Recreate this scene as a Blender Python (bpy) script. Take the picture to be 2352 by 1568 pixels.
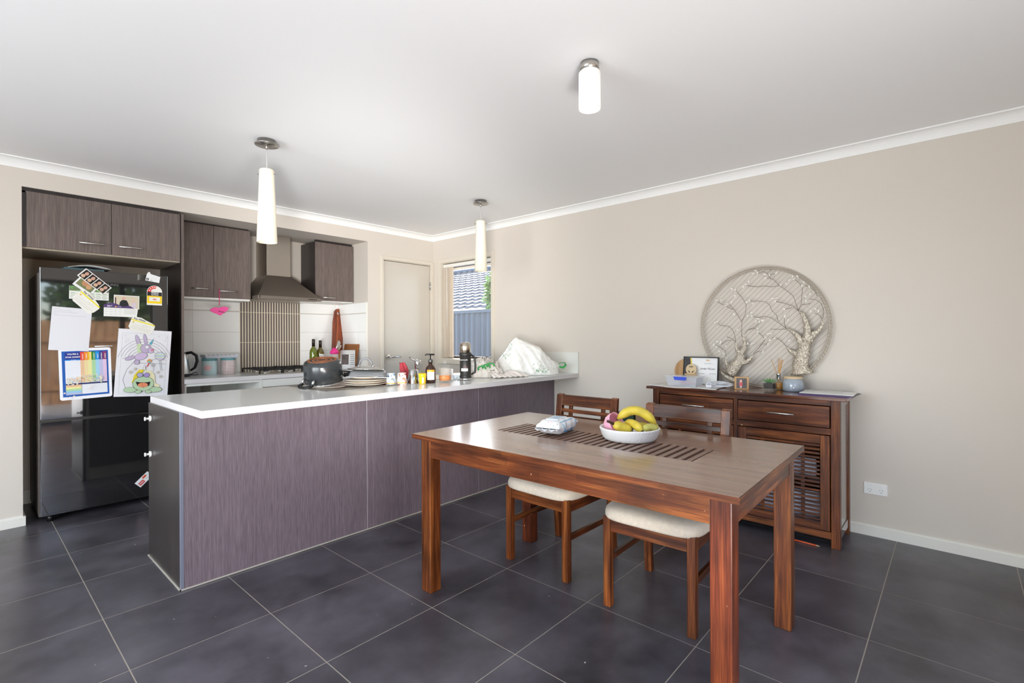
import bpy, bmesh, math, random
from math import pi, sin, cos, radians as R
from mathutils import Vector, Matrix
random.seed(7)
for o in list(bpy.data.objects): bpy.data.objects.remove(o)
S = bpy.context.scene
COL = S.collection

# ------------------------------------------------------------------ camera, sky, sun, exposure
cd = bpy.data.cameras.new('camera'); cam = bpy.data.objects.new('camera', cd); COL.objects.link(cam)
YAW = 0.8411; ROLL = -0.0042; FPX = 1141.4; SY = -9.5
fw = Vector((sin(YAW), cos(YAW), 0)); rt = Vector((cos(YAW), -sin(YAW), 0)); up = Vector((0, 0, 1))
r2 = rt*cos(ROLL) + up*sin(ROLL); u2 = -rt*sin(ROLL) + up*cos(ROLL)
cam.matrix_world = Matrix(((r2.x, u2.x, -fw.x, -3.7499), (r2.y, u2.y, -fw.y, -4.593), (r2.z, u2.z, -fw.z, 1.2272), (0, 0, 0, 1)))
cd.sensor_width = 36; cd.lens = 36*FPX/2352; cd.shift_y = SY/2352; cd.clip_start = .05; cd.clip_end = 200
S.camera = cam

W = bpy.data.worlds.new('sky'); S.world = W; W.use_nodes = True
nt = W.node_tree; bg = nt.nodes['Background']; sky = nt.nodes.new('ShaderNodeTexSky')
sky.sky_type = 'NISHITA'; sky.sun_disc = False; sky.sun_elevation = R(38); sky.sun_rotation = R(52)
sky.air_density = 1.0; sky.dust_density = 1.5; sky.altitude = 50
nt.links.new(sky.outputs[0], bg.inputs[0]); bg.inputs[1].default_value = 0.8

def light(name, kind, loc, direction, energy, color=(1, 1, 1), **kw):
    ld = bpy.data.lights.new(name, kind); ld.energy = energy; ld.color = color
    for k, v in kw.items(): setattr(ld, k, v)
    o = bpy.data.objects.new(name, ld); COL.objects.link(o); o.location = loc
    o.rotation_euler = Vector(direction).to_track_quat('-Z', 'Y').to_euler(); return o
light('sun', 'SUN', (8, 6, 9), (-.95, -.74, -.85), 6, (1, .93, .82), angle=R(.6))
# daylight entering through the glazed rear door and the living room window
L = light('rear_door_portal', 'AREA', (-2.75, -5.46, 1.05), (0, 1, 0), 10, shape='RECTANGLE', size=2.3, size_y=2.1); L.data.cycles.is_portal = True
L = light('kitchen_window_portal', 'AREA', (.145, -.55, 1.53), (-1, 0, 0), 10, shape='RECTANGLE', size=.8, size_y=1.1); L.data.cycles.is_portal = True
L = light('living_window_daylight', 'AREA', (-6.3, -3.2, 1.25), (1, 0, 0), 125, (.92, .96, 1), shape='RECTANGLE', size=3.2, size_y=1.9)
# unseen fill lamp, added to bounce light off the ceiling from behind the camera
light('ceiling_bounce_fill', 'AREA', (-3.3, -4.8, .4), (.75, .95, 1), 34, (1, .99, .97), shape='DISK', size=.7)
light('left_ceiling_fill', 'AREA', (-5.2, -2.0, .8), (1.2, .1, 1), 3, (1, .985, .96), shape='DISK', size=.6)  # unseen fill light added left of the view to lift the kitchen ceiling

light('kitchen_fill_spot', 'SPOT', (-4.0, -4.4, 1.0), (3.1, 3.9, .9), 560, (1, .99, .97), shadow_soft_size=.3, spot_size=R(46), spot_blend=1.0)  # added spot standing in for a flash, brightens the kitchen ceiling and recess
vs = S.view_settings; vs.view_transform = 'Standard'; vs.look = 'None'; vs.gamma = 1; vs.exposure = 0.2; vs.use_curve_mapping = False
cy = S.cycles; cy.max_bounces = 10; cy.diffuse_bounces = 5; cy.glossy_bounces = 4; cy.transmission_bounces = 8; cy.transparent_max_bounces = 12
cy.caustics_reflective = False; cy.caustics_refractive = False; cy.sample_clamp_indirect = 6; cy.use_denoising = True; cy.blur_glossy = .5

# ------------------------------------------------------------------ materials
def lin(c): return tuple((v/255/12.92 if v/255 <= .04045 else ((v/255+.055)/1.055)**2.4) for v in c)
MC = {}
def mat(name, rgb, rough=.5, metal=0, spec=.5, coat=0, trans=0, ior=1.45, emit=None, alpha=1, vary=0, vscale=6, bump=0, bscale=60, sheen=0, lineared=False, transl=0):
    if name in MC: return MC[name]
    m = bpy.data.materials.new(name); m.use_nodes = True; n = m.node_tree.nodes; l = m.node_tree.links
    b = n['Principled BSDF']; c = rgb if lineared else lin(rgb)
    b.inputs['Base Color'].default_value = (*c, 1); b.inputs['Roughness'].default_value = rough; b.inputs['Metallic'].default_value = metal
    b.inputs['Specular IOR Level'].default_value = spec; b.inputs['Coat Weight'].default_value = coat; b.inputs['Coat Roughness'].default_value = .08
    b.inputs['Transmission Weight'].default_value = trans; b.inputs['IOR'].default_value = ior; b.inputs['Alpha'].default_value = alpha
    b.inputs['Sheen Weight'].default_value = sheen
    if emit: b.inputs['Emission Color'].default_value = (*lin(emit[0]), 1); b.inputs['Emission Strength'].default_value = emit[1]
    if vary or bump:
        tc = n.new('ShaderNodeTexCoord')
        if vary:
            t = n.new('ShaderNodeTexNoise'); t.inputs['Scale'].default_value = vscale; t.inputs['Detail'].default_value = 5
            l.new(tc.outputs['Object'], t.inputs[0]); rp = n.new('ShaderNodeValToRGB'); rp.color_ramp.elements[0].position = .3; rp.color_ramp.elements[1].position = .7
            rp.color_ramp.elements[0].color = (*[v*(1-vary) for v in c], 1); rp.color_ramp.elements[1].color = (*[min(1, v*(1+vary)) for v in c], 1)
            l.new(t.outputs[0], rp.inputs[0]); l.new(rp.outputs[0], b.inputs['Base Color'])
        if bump:
            t = n.new('ShaderNodeTexNoise'); t.inputs['Scale'].default_value = bscale; t.inputs['Detail'].default_value = 4
            l.new(tc.outputs['Object'], t.inputs[0]); bp = n.new('ShaderNodeBump'); bp.inputs['Strength'].default_value = bump; bp.inputs['Distance'].default_value = .01
            l.new(t.outputs[0], bp.inputs['Height']); l.new(bp.outputs[0], b.inputs['Normal'])
    MC[name] = m; return m
def flat(rgb, rough=.45):
    return mat('print_%d_%d_%d' % tuple(rgb), rgb, rough, spec=.4)

def grain(name, dark, mid, light_, axis='Z', rough=.3, sc=(30, 2.0), bump=.05, coat=0, patches=0, spec=.5, knots=False, fine=0, blocks=0, pos=(.3, .5, .72), rnd=True):
    """wood: noise stretched along an axis, offset per object"""
    if name in MC: return MC[name]
    m = bpy.data.materials.new(name); m.use_nodes = True; n = m.node_tree.nodes; l = m.node_tree.links; b = n['Principled BSDF']
    tc = n.new('ShaderNodeTexCoord'); mp = n.new('ShaderNodeMapping'); s = [sc[0]]*3; s['XYZ'.index(axis)] = sc[1]; mp.inputs['Scale'].default_value = s
    if rnd:
        oi = n.new('ShaderNodeObjectInfo'); mu = n.new('ShaderNodeMath'); mu.operation = 'MULTIPLY'; mu.inputs[1].default_value = 57
        ad = n.new('ShaderNodeVectorMath'); l.new(oi.outputs['Random'], mu.inputs[0]); l.new(tc.outputs['Object'], ad.inputs[0]); l.new(mu.outputs[0], ad.inputs[1]); l.new(ad.outputs[0], mp.inputs[0])
    else: l.new(tc.outputs['Object'], mp.inputs[0])
    t = n.new('ShaderNodeTexNoise'); t.inputs['Scale'].default_value = 1; t.inputs['Detail'].default_value = 6; t.inputs['Roughness'].default_value = .62; t.inputs['Distortion'].default_value = .35
    l.new(mp.outputs[0], t.inputs[0]); rp = n.new('ShaderNodeValToRGB'); e = rp.color_ramp.elements
    e[0].position = pos[0]; e[0].color = (*lin(dark), 1); e[1].position = pos[2]; e[1].color = (*lin(light_), 1); x = e.new(pos[1]); x.color = (*lin(mid), 1)
    l.new(t.outputs[0], rp.inputs[0]); out = rp.outputs[0]
    if fine:
        mp2 = n.new('ShaderNodeMapping'); s = [fine]*3; s['XYZ'.index(axis)] = fine*.02; mp2.inputs['Scale'].default_value = s; l.new(tc.outputs['Object'], mp2.inputs[0])
        t2 = n.new('ShaderNodeTexNoise'); t2.inputs['Scale'].default_value = 1; t2.inputs['Detail'].default_value = 2; l.new(mp2.outputs[0], t2.inputs[0])
        r2_ = n.new('ShaderNodeMapRange'); r2_.inputs[1].default_value = .35; r2_.inputs[2].default_value = .68; r2_.inputs[3].default_value = .72; r2_.inputs[4].default_value = 1.3; l.new(t2.outputs[0], r2_.inputs[0])
        mx = n.new('ShaderNodeMix'); mx.data_type = 'RGBA'; mx.blend_type = 'MULTIPLY'; mx.inputs[0].default_value = 1
        l.new(out, mx.inputs[6]); l.new(r2_.outputs[0], mx.inputs[7]); out = mx.outputs[2]
    if blocks:
        sx = n.new('ShaderNodeSeparateXYZ'); l.new(tc.outputs['Object'], sx.inputs[0]); ia = 'XYZ'.index(axis); ob = [q for q in range(3) if q != ia]
        a2 = n.new('ShaderNodeMath'); l.new(sx.outputs[ob[0]], a2.inputs[0]); l.new(sx.outputs[ob[1]], a2.inputs[1]); cb = n.new('ShaderNodeCombineXYZ'); l.new(sx.outputs[ia], cb.inputs[0]); l.new(a2.outputs[0], cb.inputs[1])
        bk = n.new('ShaderNodeTexBrick'); bk.inputs['Scale'].default_value = 1; bk.inputs['Brick Width'].default_value = .34; bk.inputs['Row Height'].default_value = blocks; bk.inputs['Mortar Size'].default_value = 0
        bk.inputs['Color1'].default_value = (.55, .5, .5, 1); bk.inputs['Color2'].default_value = (1.5, 1.5, 1.45, 1); l.new(cb.outputs[0], bk.inputs[0])
        mx = n.new('ShaderNodeMix'); mx.data_type = 'RGBA'; mx.blend_type = 'MULTIPLY'; mx.inputs[0].default_value = .75; l.new(out, mx.inputs[6]); l.new(bk.outputs[0], mx.inputs[7]); out = mx.outputs[2]
    if knots:
        t3 = n.new('ShaderNodeTexNoise'); t3.inputs['Scale'].default_value = 3.0; t3.inputs['Detail'].default_value = 2; l.new(ad.outputs[0] if rnd else tc.outputs['Object'], t3.inputs[0])
        r3 = n.new('ShaderNodeMapRange'); r3.inputs[1].default_value = .3; r3.inputs[2].default_value = .72; r3.inputs[3].default_value = .5; r3.inputs[4].default_value = 1.5; l.new(t3.outputs[0], r3.inputs[0])
        mx = n.new('ShaderNodeMix'); mx.data_type = 'RGBA'; mx.blend_type = 'MULTIPLY'; mx.inputs[0].default_value = 1
        l.new(out, mx.inputs[6]); l.new(r3.outputs[0], mx.inputs[7]); out = mx.outputs[2]
        # paint chips and scratches
        t4 = n.new('ShaderNodeTexNoise'); t4.inputs['Scale'].default_value = 42; t4.inputs['Detail'].default_value = 3; l.new(ad.outputs[0] if rnd else tc.outputs['Object'], t4.inputs[0])
        r4 = n.new('ShaderNodeMapRange'); r4.inputs[1].default_value = .74; r4.inputs[2].default_value = .78; l.new(t4.outputs[0], r4.inputs[0])
        mx = n.new('ShaderNodeMix'); mx.data_type = 'RGBA'; l.new(r4.outputs[0], mx.inputs[0]); l.new(out, mx.inputs[6]); mx.inputs[7].default_value = (*lin((205, 165, 130)), 1); out = mx.outputs[2]
    l.new(out, b.inputs['Base Color']); b.inputs['Roughness'].default_value = rough; b.inputs['Coat Weight'].default_value = coat; b.inputs['Coat Roughness'].default_value = .15; b.inputs['Specular IOR Level'].default_value = spec
    if bump:
        bp = n.new('ShaderNodeBump'); bp.inputs['Strength'].default_value = bump; bp.inputs['Distance'].default_value = .004; l.new(t.outputs[0], bp.inputs['Height']); l.new(bp.outputs[0], b.inputs['Normal'])
    MC[name] = m; return m

M_wall = mat('cream_wall_paint', (216, 208, 198), .75, spec=.25, bump=.03, bscale=180)
M_ceil = mat('white_ceiling_paint', (244, 244, 244), .9, spec=.2)
M_corn = mat('white_cornice_paint', (246, 246, 244), .7, spec=.3)
M_trim = mat('cream_trim_gloss', (220, 212, 198), .3)
M_base = mat('pale_skirting_paint', (232, 230, 222), .4)
M_door = mat('pale_door_paint', (206, 199, 188), .22)
M_lam = grain('charcoal_laminate', (96, 85, 81), (109, 97, 92), (122, 109, 104), 'Z', .36, (110, 1.2), .02, fine=520, pos=(.25, .5, .75))
M_lamin = grain('island_laminate', (106, 94, 102), (118, 105, 113), (132, 119, 127), 'Z', .4, (150, 1.0), .02, fine=600, pos=(.25, .5, .75))
M_lamdk = grain('dark_end_laminate', (36, 31, 30), (47, 41, 40), (59, 52, 51), 'Z', .3, (60, 1.4), .03, fine=420)
M_top = mat('grey_white_worktop', (216, 218, 216), .2, vary=.03, vscale=300)
M_topedge = mat('worktop_edge', (216, 213, 215), .3)
M_white = mat('white_melamine', (232, 232, 228), .35)
M_inner = mat('cabinet_inside', (176, 170, 160), .5)
M_wood = grain('stained_acacia_v', (56, 25, 11), (98, 50, 22), (144, 84, 38), 'Z', .34, (38, 2.2), .05, coat=.08, spec=.3, knots=True, fine=300)
M_woodY = grain('stained_acacia_y', (52, 23, 11), (88, 44, 20), (136, 80, 38), 'Y', .34, (38, 2.2), .05, coat=.08, spec=.3, knots=True, fine=300, blocks=.047)
M_woodX = grain('stained_acacia_x', (52, 23, 11), (88, 44, 20), (136, 80, 38), 'X', .34, (38, 2.2), .05, coat=.08, spec=.3, knots=True, fine=300, blocks=.047)
M_wtopY = grain('worn_tabletop_y', (126, 94, 76), (142, 109, 89), (156, 123, 102), 'Y', .24, (30, 1.0), .02, coat=.4)
M_legred = grain('red_stained_leg', (56, 24, 12), (94, 42, 22), (126, 64, 34), 'Z', .34, (34, 2.2), .05, coat=.08, spec=.3, knots=True, fine=300)
M_steel = mat('brushed_steel', (222, 219, 214), .32, metal=1)
M_hood = mat('hood_steel', (158, 150, 142), .36, metal=1)
M_chrome = mat('chrome', (215, 215, 215), .12, metal=1)
M_satin = mat('satin_nickel', (190, 186, 180), .28, metal=1)
M_blk = mat('black_plastic', (24, 24, 25), .35)
M_iron = mat('cast_iron', (22, 22, 23), .55)
M_fridge = mat('black_steel_door', (106, 106, 108), .035, metal=.92)
M_fridges = mat('dark_fridge_side', (92, 84, 78), .5)
M_glass = mat('window_glass', (235, 242, 245), .02, spec=.5, alpha=.06)
M_clear = mat('clear_glass', (170, 176, 176), .03, spec=1, coat=1, alpha=.13)
M_plast = mat('clear_plastic', (232, 236, 244), .15, spec=.8, alpha=.34)
M_opal = mat('opal_glass', (240, 234, 214), .35)
M_opal2 = mat('opal_glass_white', (250, 250, 246), .3, emit=((255, 255, 252), .2))
M_grout = mat('pale_grout', (164, 157, 145), .8)
M_paper = mat('white_paper', (238, 238, 238), .6)
M_wtile = mat('white_wall_tile', (248, 248, 246), .12, coat=.3)
M_gtile = mat('taupe_strip_tile', (124, 112, 106), .3)
M_wgrout = mat('white_grout', (205, 200, 192), .8)
M_tgrout = mat('cream_grout', (246, 238, 214), .8)
M_seat = mat('oatmeal_upholstery', (208, 195, 178), .9, sheen=.15, vary=.06, vscale=60, bump=.25, bscale=500)

def tile_mat():
    m = bpy.data.materials.new('charcoal_floor_tile'); m.use_nodes = True; n = m.node_tree.nodes; l = m.node_tree.links; b = n['Principled BSDF']
    g = n.new('ShaderNodeNewGeometry'); oi = n.new('ShaderNodeObjectInfo')
    t = n.new('ShaderNodeTexNoise'); t.inputs['Scale'].default_value = 2.6; t.inputs['Detail'].default_value = 7; t.inputs['Roughness'].default_value = .6; l.new(g.outputs['Position'], t.inputs[0])
    rp = n.new('ShaderNodeValToRGB'); rp.color_ramp.elements[0].position = .32; rp.color_ramp.elements[1].position = .7
    rp.color_ramp.elements[0].color = (*lin((50, 48, 52)), 1); rp.color_ramp.elements[1].color = (*lin((99, 96, 104)), 1); l.new(t.outputs[0], rp.inputs[0])
    hs = n.new('ShaderNodeHueSaturation'); mr = n.new('ShaderNodeMapRange'); mr.inputs[3].default_value = .9; mr.inputs[4].default_value = 1.1; l.new(oi.outputs['Random'], mr.inputs[0]); l.new(mr.outputs[0], hs.inputs['Value']); l.new(rp.outputs[0], hs.inputs['Color'])
    # crumbs and dust specks
    t2 = n.new('ShaderNodeTexNoise'); t2.inputs['Scale'].default_value = 38; t2.inputs['Detail'].default_value = 1; l.new(g.outputs['Position'], t2.inputs[0])
    m2 = n.new('ShaderNodeMapRange'); m2.inputs[1].default_value = .80; m2.inputs[2].default_value = .83; l.new(t2.outputs[0], m2.inputs[0])
    mx = n.new('ShaderNodeMix'); mx.data_type = 'RGBA'; l.new(m2.outputs[0], mx.inputs[0]); l.new(hs.outputs[0], mx.inputs[6]); mx.inputs[7].default_value = (.5, .5, .48, 1)
    l.new(mx.outputs[2], b.inputs['Base Color'])
    b.inputs['Roughness'].default_value = .3
    b.inputs['Specular IOR Level'].default_value = .55
    return m
M_tile = tile_mat()

# ------------------------------------------------------------------ mesh building
class MB:
    def __init__(s): s.v = []; s.f = []; s.mi = []; s.sm = []
    def add(s, vs_, fs, mi=0, smooth=False):
        k = len(s.v); s.v += [tuple(v) for v in vs_]
        for f in fs: s.f.append(tuple(k+i for i in f)); s.mi.append(mi); s.sm.append(smooth)
        return s
    def box(s, x0, x1, y0, y1, z0, z1, mi=0):
        return s.add([(x0, y0, z0), (x1, y0, z0), (x1, y1, z0), (x0, y1, z0), (x0, y0, z1), (x1, y0, z1), (x1, y1, z1), (x0, y1, z1)],
                     [(3, 2, 1, 0), (4, 5, 6, 7), (0, 1, 5, 4), (1, 2, 6, 5), (2, 3, 7, 6), (3, 0, 4, 7)], mi)
    def hexa(s, p, mi=0):
        return s.add(p, [(3, 2, 1, 0), (4, 5, 6, 7), (0, 1, 5, 4), (1, 2, 6, 5), (2, 3, 7, 6), (3, 0, 4, 7)], mi)
    def lathe(s, prof, c=(0, 0, 0), n=24, mi=0, close=True, smooth=True):
        vs_ = []; m = len(prof)
        for i in range(n):
            a = 2*pi*i/n
            for r, z in prof: vs_.append((c[0]+r*cos(a), c[1]+r*sin(a), c[2]+z))
        fs = []
        for i in range(n):
            j = (i+1) % n
            for k in range(m-1): fs.append((i*m+k, j*m+k, j*m+k+1, i*m+k+1))
        s.add(vs_, fs, mi, smooth)
        if close:
            k = len(s.v)-n*m
            if prof[0][0] > 1e-5: s.f.append(tuple(k+i*m for i in range(n))[::-1]); s.mi.append(mi); s.sm.append(False)
            if prof[-1][0] > 1e-5: s.f.append(tuple(k+i*m+m-1 for i in range(n))); s.mi.append(mi); s.sm.append(False)
        return s
    def tube(s, pts, r, n=8, mi=0, cap=True, flat_=1.0):
        pts = [Vector(p) for p in pts]; rs = r if isinstance(r, (list, tuple)) else [r]*len(pts); vs_ = []; ref = None
        for i, p in enumerate(pts):
            t = (pts[min(i+1, len(pts)-1)]-pts[max(i-1, 0)]); t = t.normalized() if t.length else Vector((0, 0, 1))
            if ref is None: ref = Vector((0, 0, 1)) if abs(t.z) < .9 else Vector((1, 0, 0))
            a = (ref-t*ref.dot(t)); a = a.normalized() if a.length > 1e-6 else t.orthogonal().normalized(); b = t.cross(a); ref = a
            for k in range(n): q = 2*pi*k/n; vs_.append(p+(a*cos(q)*flat_+b*sin(q))*rs[i])
        fs = [(i*n+k, i*n+(k+1) % n, (i+1)*n+(k+1) % n, (i+1)*n+k) for i in range(len(pts)-1) for k in range(n)]
        s.add(vs_, fs, mi, True)
        if cap:
            k = len(s.v)-len(vs_); s.f.append(tuple(k+i for i in range(n))[::-1]); s.mi.append(mi); s.sm.append(False)
            k = len(s.v)-n; s.f.append(tuple(k+i for i in range(n))); s.mi.append(mi); s.sm.append(False)
        return s
    def prism(s, poly, h0, h1, axis='Z', mi=0):
        def P(a, b, h): return {'Z': (a, b, h), 'Y': (a, h, b), 'X': (h, a, b)}[axis]
        n = len(poly); s.add([P(a, b, h0) for a, b in poly]+[P(a, b, h1) for a, b in poly],
              [tuple(range(n))[::-1], tuple(range(n, 2*n))]+[(i, (i+1) % n, n+(i+1) % n, n+i) for i in range(n)], mi)
        return s
    def grid(s, fn, nu, nv, mi=0, smooth=True, wrap=False):
        vs_ = [fn(i/(nu if wrap else nu-1), j/(nv-1)) for i in range(nu) for j in range(nv)]
        fs = [(i*nv+j, ((i+1) % nu)*nv+j, ((i+1) % nu)*nv+j+1, i*nv+j+1) for i in range(nu if wrap else nu-1) for j in range(nv-1)]
        return s.add(vs_, fs, mi, smooth)

def obj(name, mb, mats, parent=None, loc=(0, 0, 0), rot=(0, 0, 0), bev=0, W_=False, fix=True, solid=0, sub=0, seg=2):
    me = bpy.data.meshes.new(name)
    vs_ = mb.v
    if W_ and parent is not None:
        p = parent; off = Vector((0, 0, 0))
        while p is not None: off += p.location; p = p.parent
        vs_ = [(v[0]-off.x, v[1]-off.y, v[2]-off.z) for v in vs_]
    me.from_pydata(vs_, [], mb.f)
    for m in (mats if isinstance(mats, (list, tuple)) else [mats]): me.materials.append(m)
    me.polygons.foreach_set('material_index', mb.mi); me.polygons.foreach_set('use_smooth', mb.sm)
    if fix:
        b = bmesh.new(); b.from_mesh(me); bmesh.ops.recalc_face_normals(b, faces=b.faces); b.to_mesh(me); b.free()
    me.update(); o = bpy.data.objects.new(name, me); COL.objects.link(o); o.location = loc; o.rotation_euler = rot
    if parent is not None: o.parent = parent
    if solid: m = o.modifiers.new('solid', 'SOLIDIFY'); m.thickness = solid; m.offset = 0
    if bev: m = o.modifiers.new('bevel', 'BEVEL'); m.width = bev; m.segments = seg; m.limit_method = 'ANGLE'; m.angle_limit = R(40)
    if sub: m = o.modifiers.new('sub', 'SUBSURF'); m.levels = sub; m.render_levels = sub
    return o
def empty(name, loc=(0, 0, 0), rot=(0, 0, 0), parent=None):
    o = bpy.data.objects.new(name, None); COL.objects.link(o); o.location = loc; o.rotation_euler = rot; o.empty_display_size = .05
    if parent is not None: o.parent = parent
    return o
def tag(o, label=None, cat=None, group=None, kind=None):
    if label: o['label'] = label
    if cat: o['category'] = cat
    if group: o['group'] = group
    if kind: o['kind'] = kind
    return o
def struct(o): o['kind'] = 'structure'; return o
def box(name, x0, x1, y0, y1, z0, z1, m, parent=None, bev=0, W_=True, **k):
    return obj(name, MB().box(x0, x1, y0, y1, z0, z1), m, parent, bev=bev, W_=W_, **k)
def text(body, size, parent, loc, m, rot=(0, 0, 0), name='lettering', shear=0, sx=1.0, align='CENTER', ext=.0002, bold=0):
    cu = bpy.data.curves.new(name, 'FONT'); cu.body = body; cu.size = size; cu.align_x = align; cu.align_y = 'CENTER'; cu.extrude = ext; cu.shear = shear; cu.offset = bold
    tmp = bpy.data.objects.new('t', cu); COL.objects.link(tmp); dg = bpy.context.evaluated_depsgraph_get()
    me = bpy.data.meshes.new_from_object(tmp.evaluated_get(dg)); bpy.data.objects.remove(tmp)
    o = bpy.data.objects.new(name, me); COL.objects.link(o); me.materials.clear(); me.materials.append(m); o.parent = parent; o.location = loc; o.rotation_euler = rot; o.scale = (sx, 1, 1)
    return o

# ------------------------------------------------------------------ the room
RX0, RX1, RY0, RY1, CZ = -6.4, 0.0, -5.3, 0.0, 2.415
XA, YA = -3.325, -1.8024; TX, TY = .507, .5042
fl = empty('floor'); struct(fl)
obj('screed', MB().box(RX0-.2, .2, RY0-.2, .8, -.12, -.0007), M_grout, fl)
g_ = .0022
for i in range(-7, 8):
    for j in range(-8, 6):
        x0, x1 = XA+i*TX+g_, XA+(i+1)*TX-g_; y0, y1 = YA+j*TY+g_, YA+(j+1)*TY-g_
        x0 = max(x0, RX0); x1 = min(x1, RX1); y0 = max(y0, RY0); y1 = min(y1, .62)
        if x1-x0 < .01 or y1-y0 < .01: continue
        if y0 > .02 and (x1 < -3.46 or x0 > -.875): continue
        obj('tile', MB().box(x0, x1, y0, y1, -.01, 0), M_tile, fl, bev=0)

struct(obj('ceiling', MB().box(RX0-.2, .2, RY0-.2, .8, CZ, CZ+.15), M_ceil))
# kitchen wall with the recess
KX0, KX1, KZ, KD = -3.46, -.875, 2.238, .6
wk = MB().box(RX0, KX0, 0, KD+.02, 0, CZ); w_kit = struct(obj('wall_kitchen', wk, M_wall))
struct(obj('wall_kitchen', MB().box(KX0, KX1, 0, KD, KZ, CZ), M_wall))
wk = MB(); wk.box(KX1, -.69, 0, KD, 0, CZ); wk.box(-.04, 0, 0, KD, 0, CZ); wk.box(-.69, -.04, 0, KD, 2.075, CZ); wk.box(-.69, -.04, .1, KD, 0, 2.075)
struct(obj('wall_kitchen', wk, M_wall)); struct(obj('wall_kitchen', MB().box(KX0, 0, KD, KD+.15, 0, CZ), M_wall))
# right wall with the window opening y -.148..-.956, z .99..2.09
WY0, WY1, WZ0, WZ1 = -.956, -.148, .985, 2.085
wr = MB(); T = .14
wr.box(0, T, RY0-.15, WY0, 0, CZ); wr.box(0, T, WY1, .75, 0, CZ); wr.box(0, T, WY0, WY1, 0, WZ0); wr.box(0, T, WY0, WY1, WZ1, CZ)
w_right = struct(obj('wall_right', wr, M_wall))
# rear wall with the glazed sliding door
DX0, DX1, DZ = -3.9, -1.6, 2.1
wb = MB(); wb.box(RX0-.15, DX0, RY0-.15, RY0, 0, CZ); wb.box(DX1, 0, RY0-.15, RY0, 0, CZ); wb.box(DX0, DX1, RY0-.15, RY0, DZ, CZ)
struct(obj('wall_rear', wb, M_wall))
wl = MB(); wl.box(RX0-.15, RX0, RY0, -4.8, 0, CZ); wl.box(RX0-.15, RX0, -1.6, .2, 0, CZ); wl.box(RX0-.15, RX0, -4.8, -1.6, 0, .3); wl.box(RX0-.15, RX0, -4.8, -1.6, 2.2, CZ)
struct(obj('wall_left', wl, M_wall))
struct(obj('wall_shade_stub', MB().box(-4.42, -4.28, RY0, -3.95, 0, CZ), M_wall))  # unseen stub wall, added to shade the rear end of the right wall
# cornices (cove profile)
def cove(o='x', n=7):
    p = [(0, 0), (0, -.061), (.006, -.061)]
    for k in range(n): a = k/(n-1)*pi/2; p.append((.006+.049*(1-cos(a)), -.061+.053*sin(a)))
    p += [(.061, -.008), (.061, 0)]; return p
cv = [(-a, CZ+b) for a, b in cove()]
struct(obj('trim_1', MB().prism([(-a, CZ+b) for a, b in cove()], RX0, 0, 'X'), M_corn)) if False else None
m_ = MB(); pr = cove(); n_ = len(pr)
m_.add([(RX0, -a, CZ+b) for a, b in pr]+[(-a, -a, CZ+b) for a, b in pr], [(i, (i+1) % n_, n_+(i+1) % n_, n_+i) for i in range(n_)], 0)
struct(obj('cornice_kitchen', m_, M_corn))
m_ = MB(); m_.add([(-a, RY0, CZ+b) for a, b in pr]+[(-a, -a, CZ+b) for a, b in pr], [(i, (i+1) % n_, n_+(i+1) % n_, n_+i) for i in range(n_)], 0)
struct(obj('cornice_right', m_, M_corn))
# skirtings
struct(obj('baseboard_right', MB().box(-.012, 0, RY0, -1.78, 0, .056).box(-.006, 0, RY0, -1.78, .056, .068), M_base))
struct(obj('baseboard_left', MB().box(RX0, KX0, -.012, 0, 0, .056).box(RX0, KX0, -.006, 0, .056, .068).box(KX0, KX0+.012, -.012, .6, 0, .062), M_base))
struct(obj('baseboard_recess', MB().box(KX0, -2.56, .588, .6, 0, .1), M_base))
# tiled splashback: white tiles and the strip feature
sp = empty('splashback'); tag(sp, kind='structure')
box('grout_bed', -2.535, -1.9165, .5945, .6, .9, 1.6, M_wgrout, sp); box('grout_bed', -1.9165, -1.3185, .5938, .6, .9, 1.6, M_tgrout, sp); box('grout_bed', -1.3185, -.875, .5945, .6, .9, 1.6, M_wgrout, sp); box('grout_bed', -.881, -.875, .02, .6, .9, 1.6, M_wgrout, sp)
for k in range(4):
    z0 = .9+.1955*k; z1 = min(z0+.1925, 1.6)
    if k == 3: z0, z1 = 1.4935, 1.6
    for a, b in ((-2.535, -2.3165), (-2.3145, -1.918), (-1.317, -.919), (-.917, -.883)):
        box('tile', a, b, .5925, .596, z0, z1, M_wtile, sp, bev=.0008)
    for a, b in ((.022, .186), (.188, .587)):
        box('tile', -.886, -.879, a, b, z0, z1, M_wtile, sp, bev=.0008)
nstr = 23
for c in range(nstr):
    wd = .595/nstr; a = -1.915+c*wd
    for z0, z1 in ((.9, 1.1865), (1.1905, 1.4825), (1.4865, 1.6)):
        box('strip_tile', a+.0042, a+wd-.0042, .5925, .596, z0, z1, M_gtile, sp)
box('edge_trim', -.89, -.875, .012, .02, .9, 1.602, mat('trim_white', (240, 238, 232), .3), sp)

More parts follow.
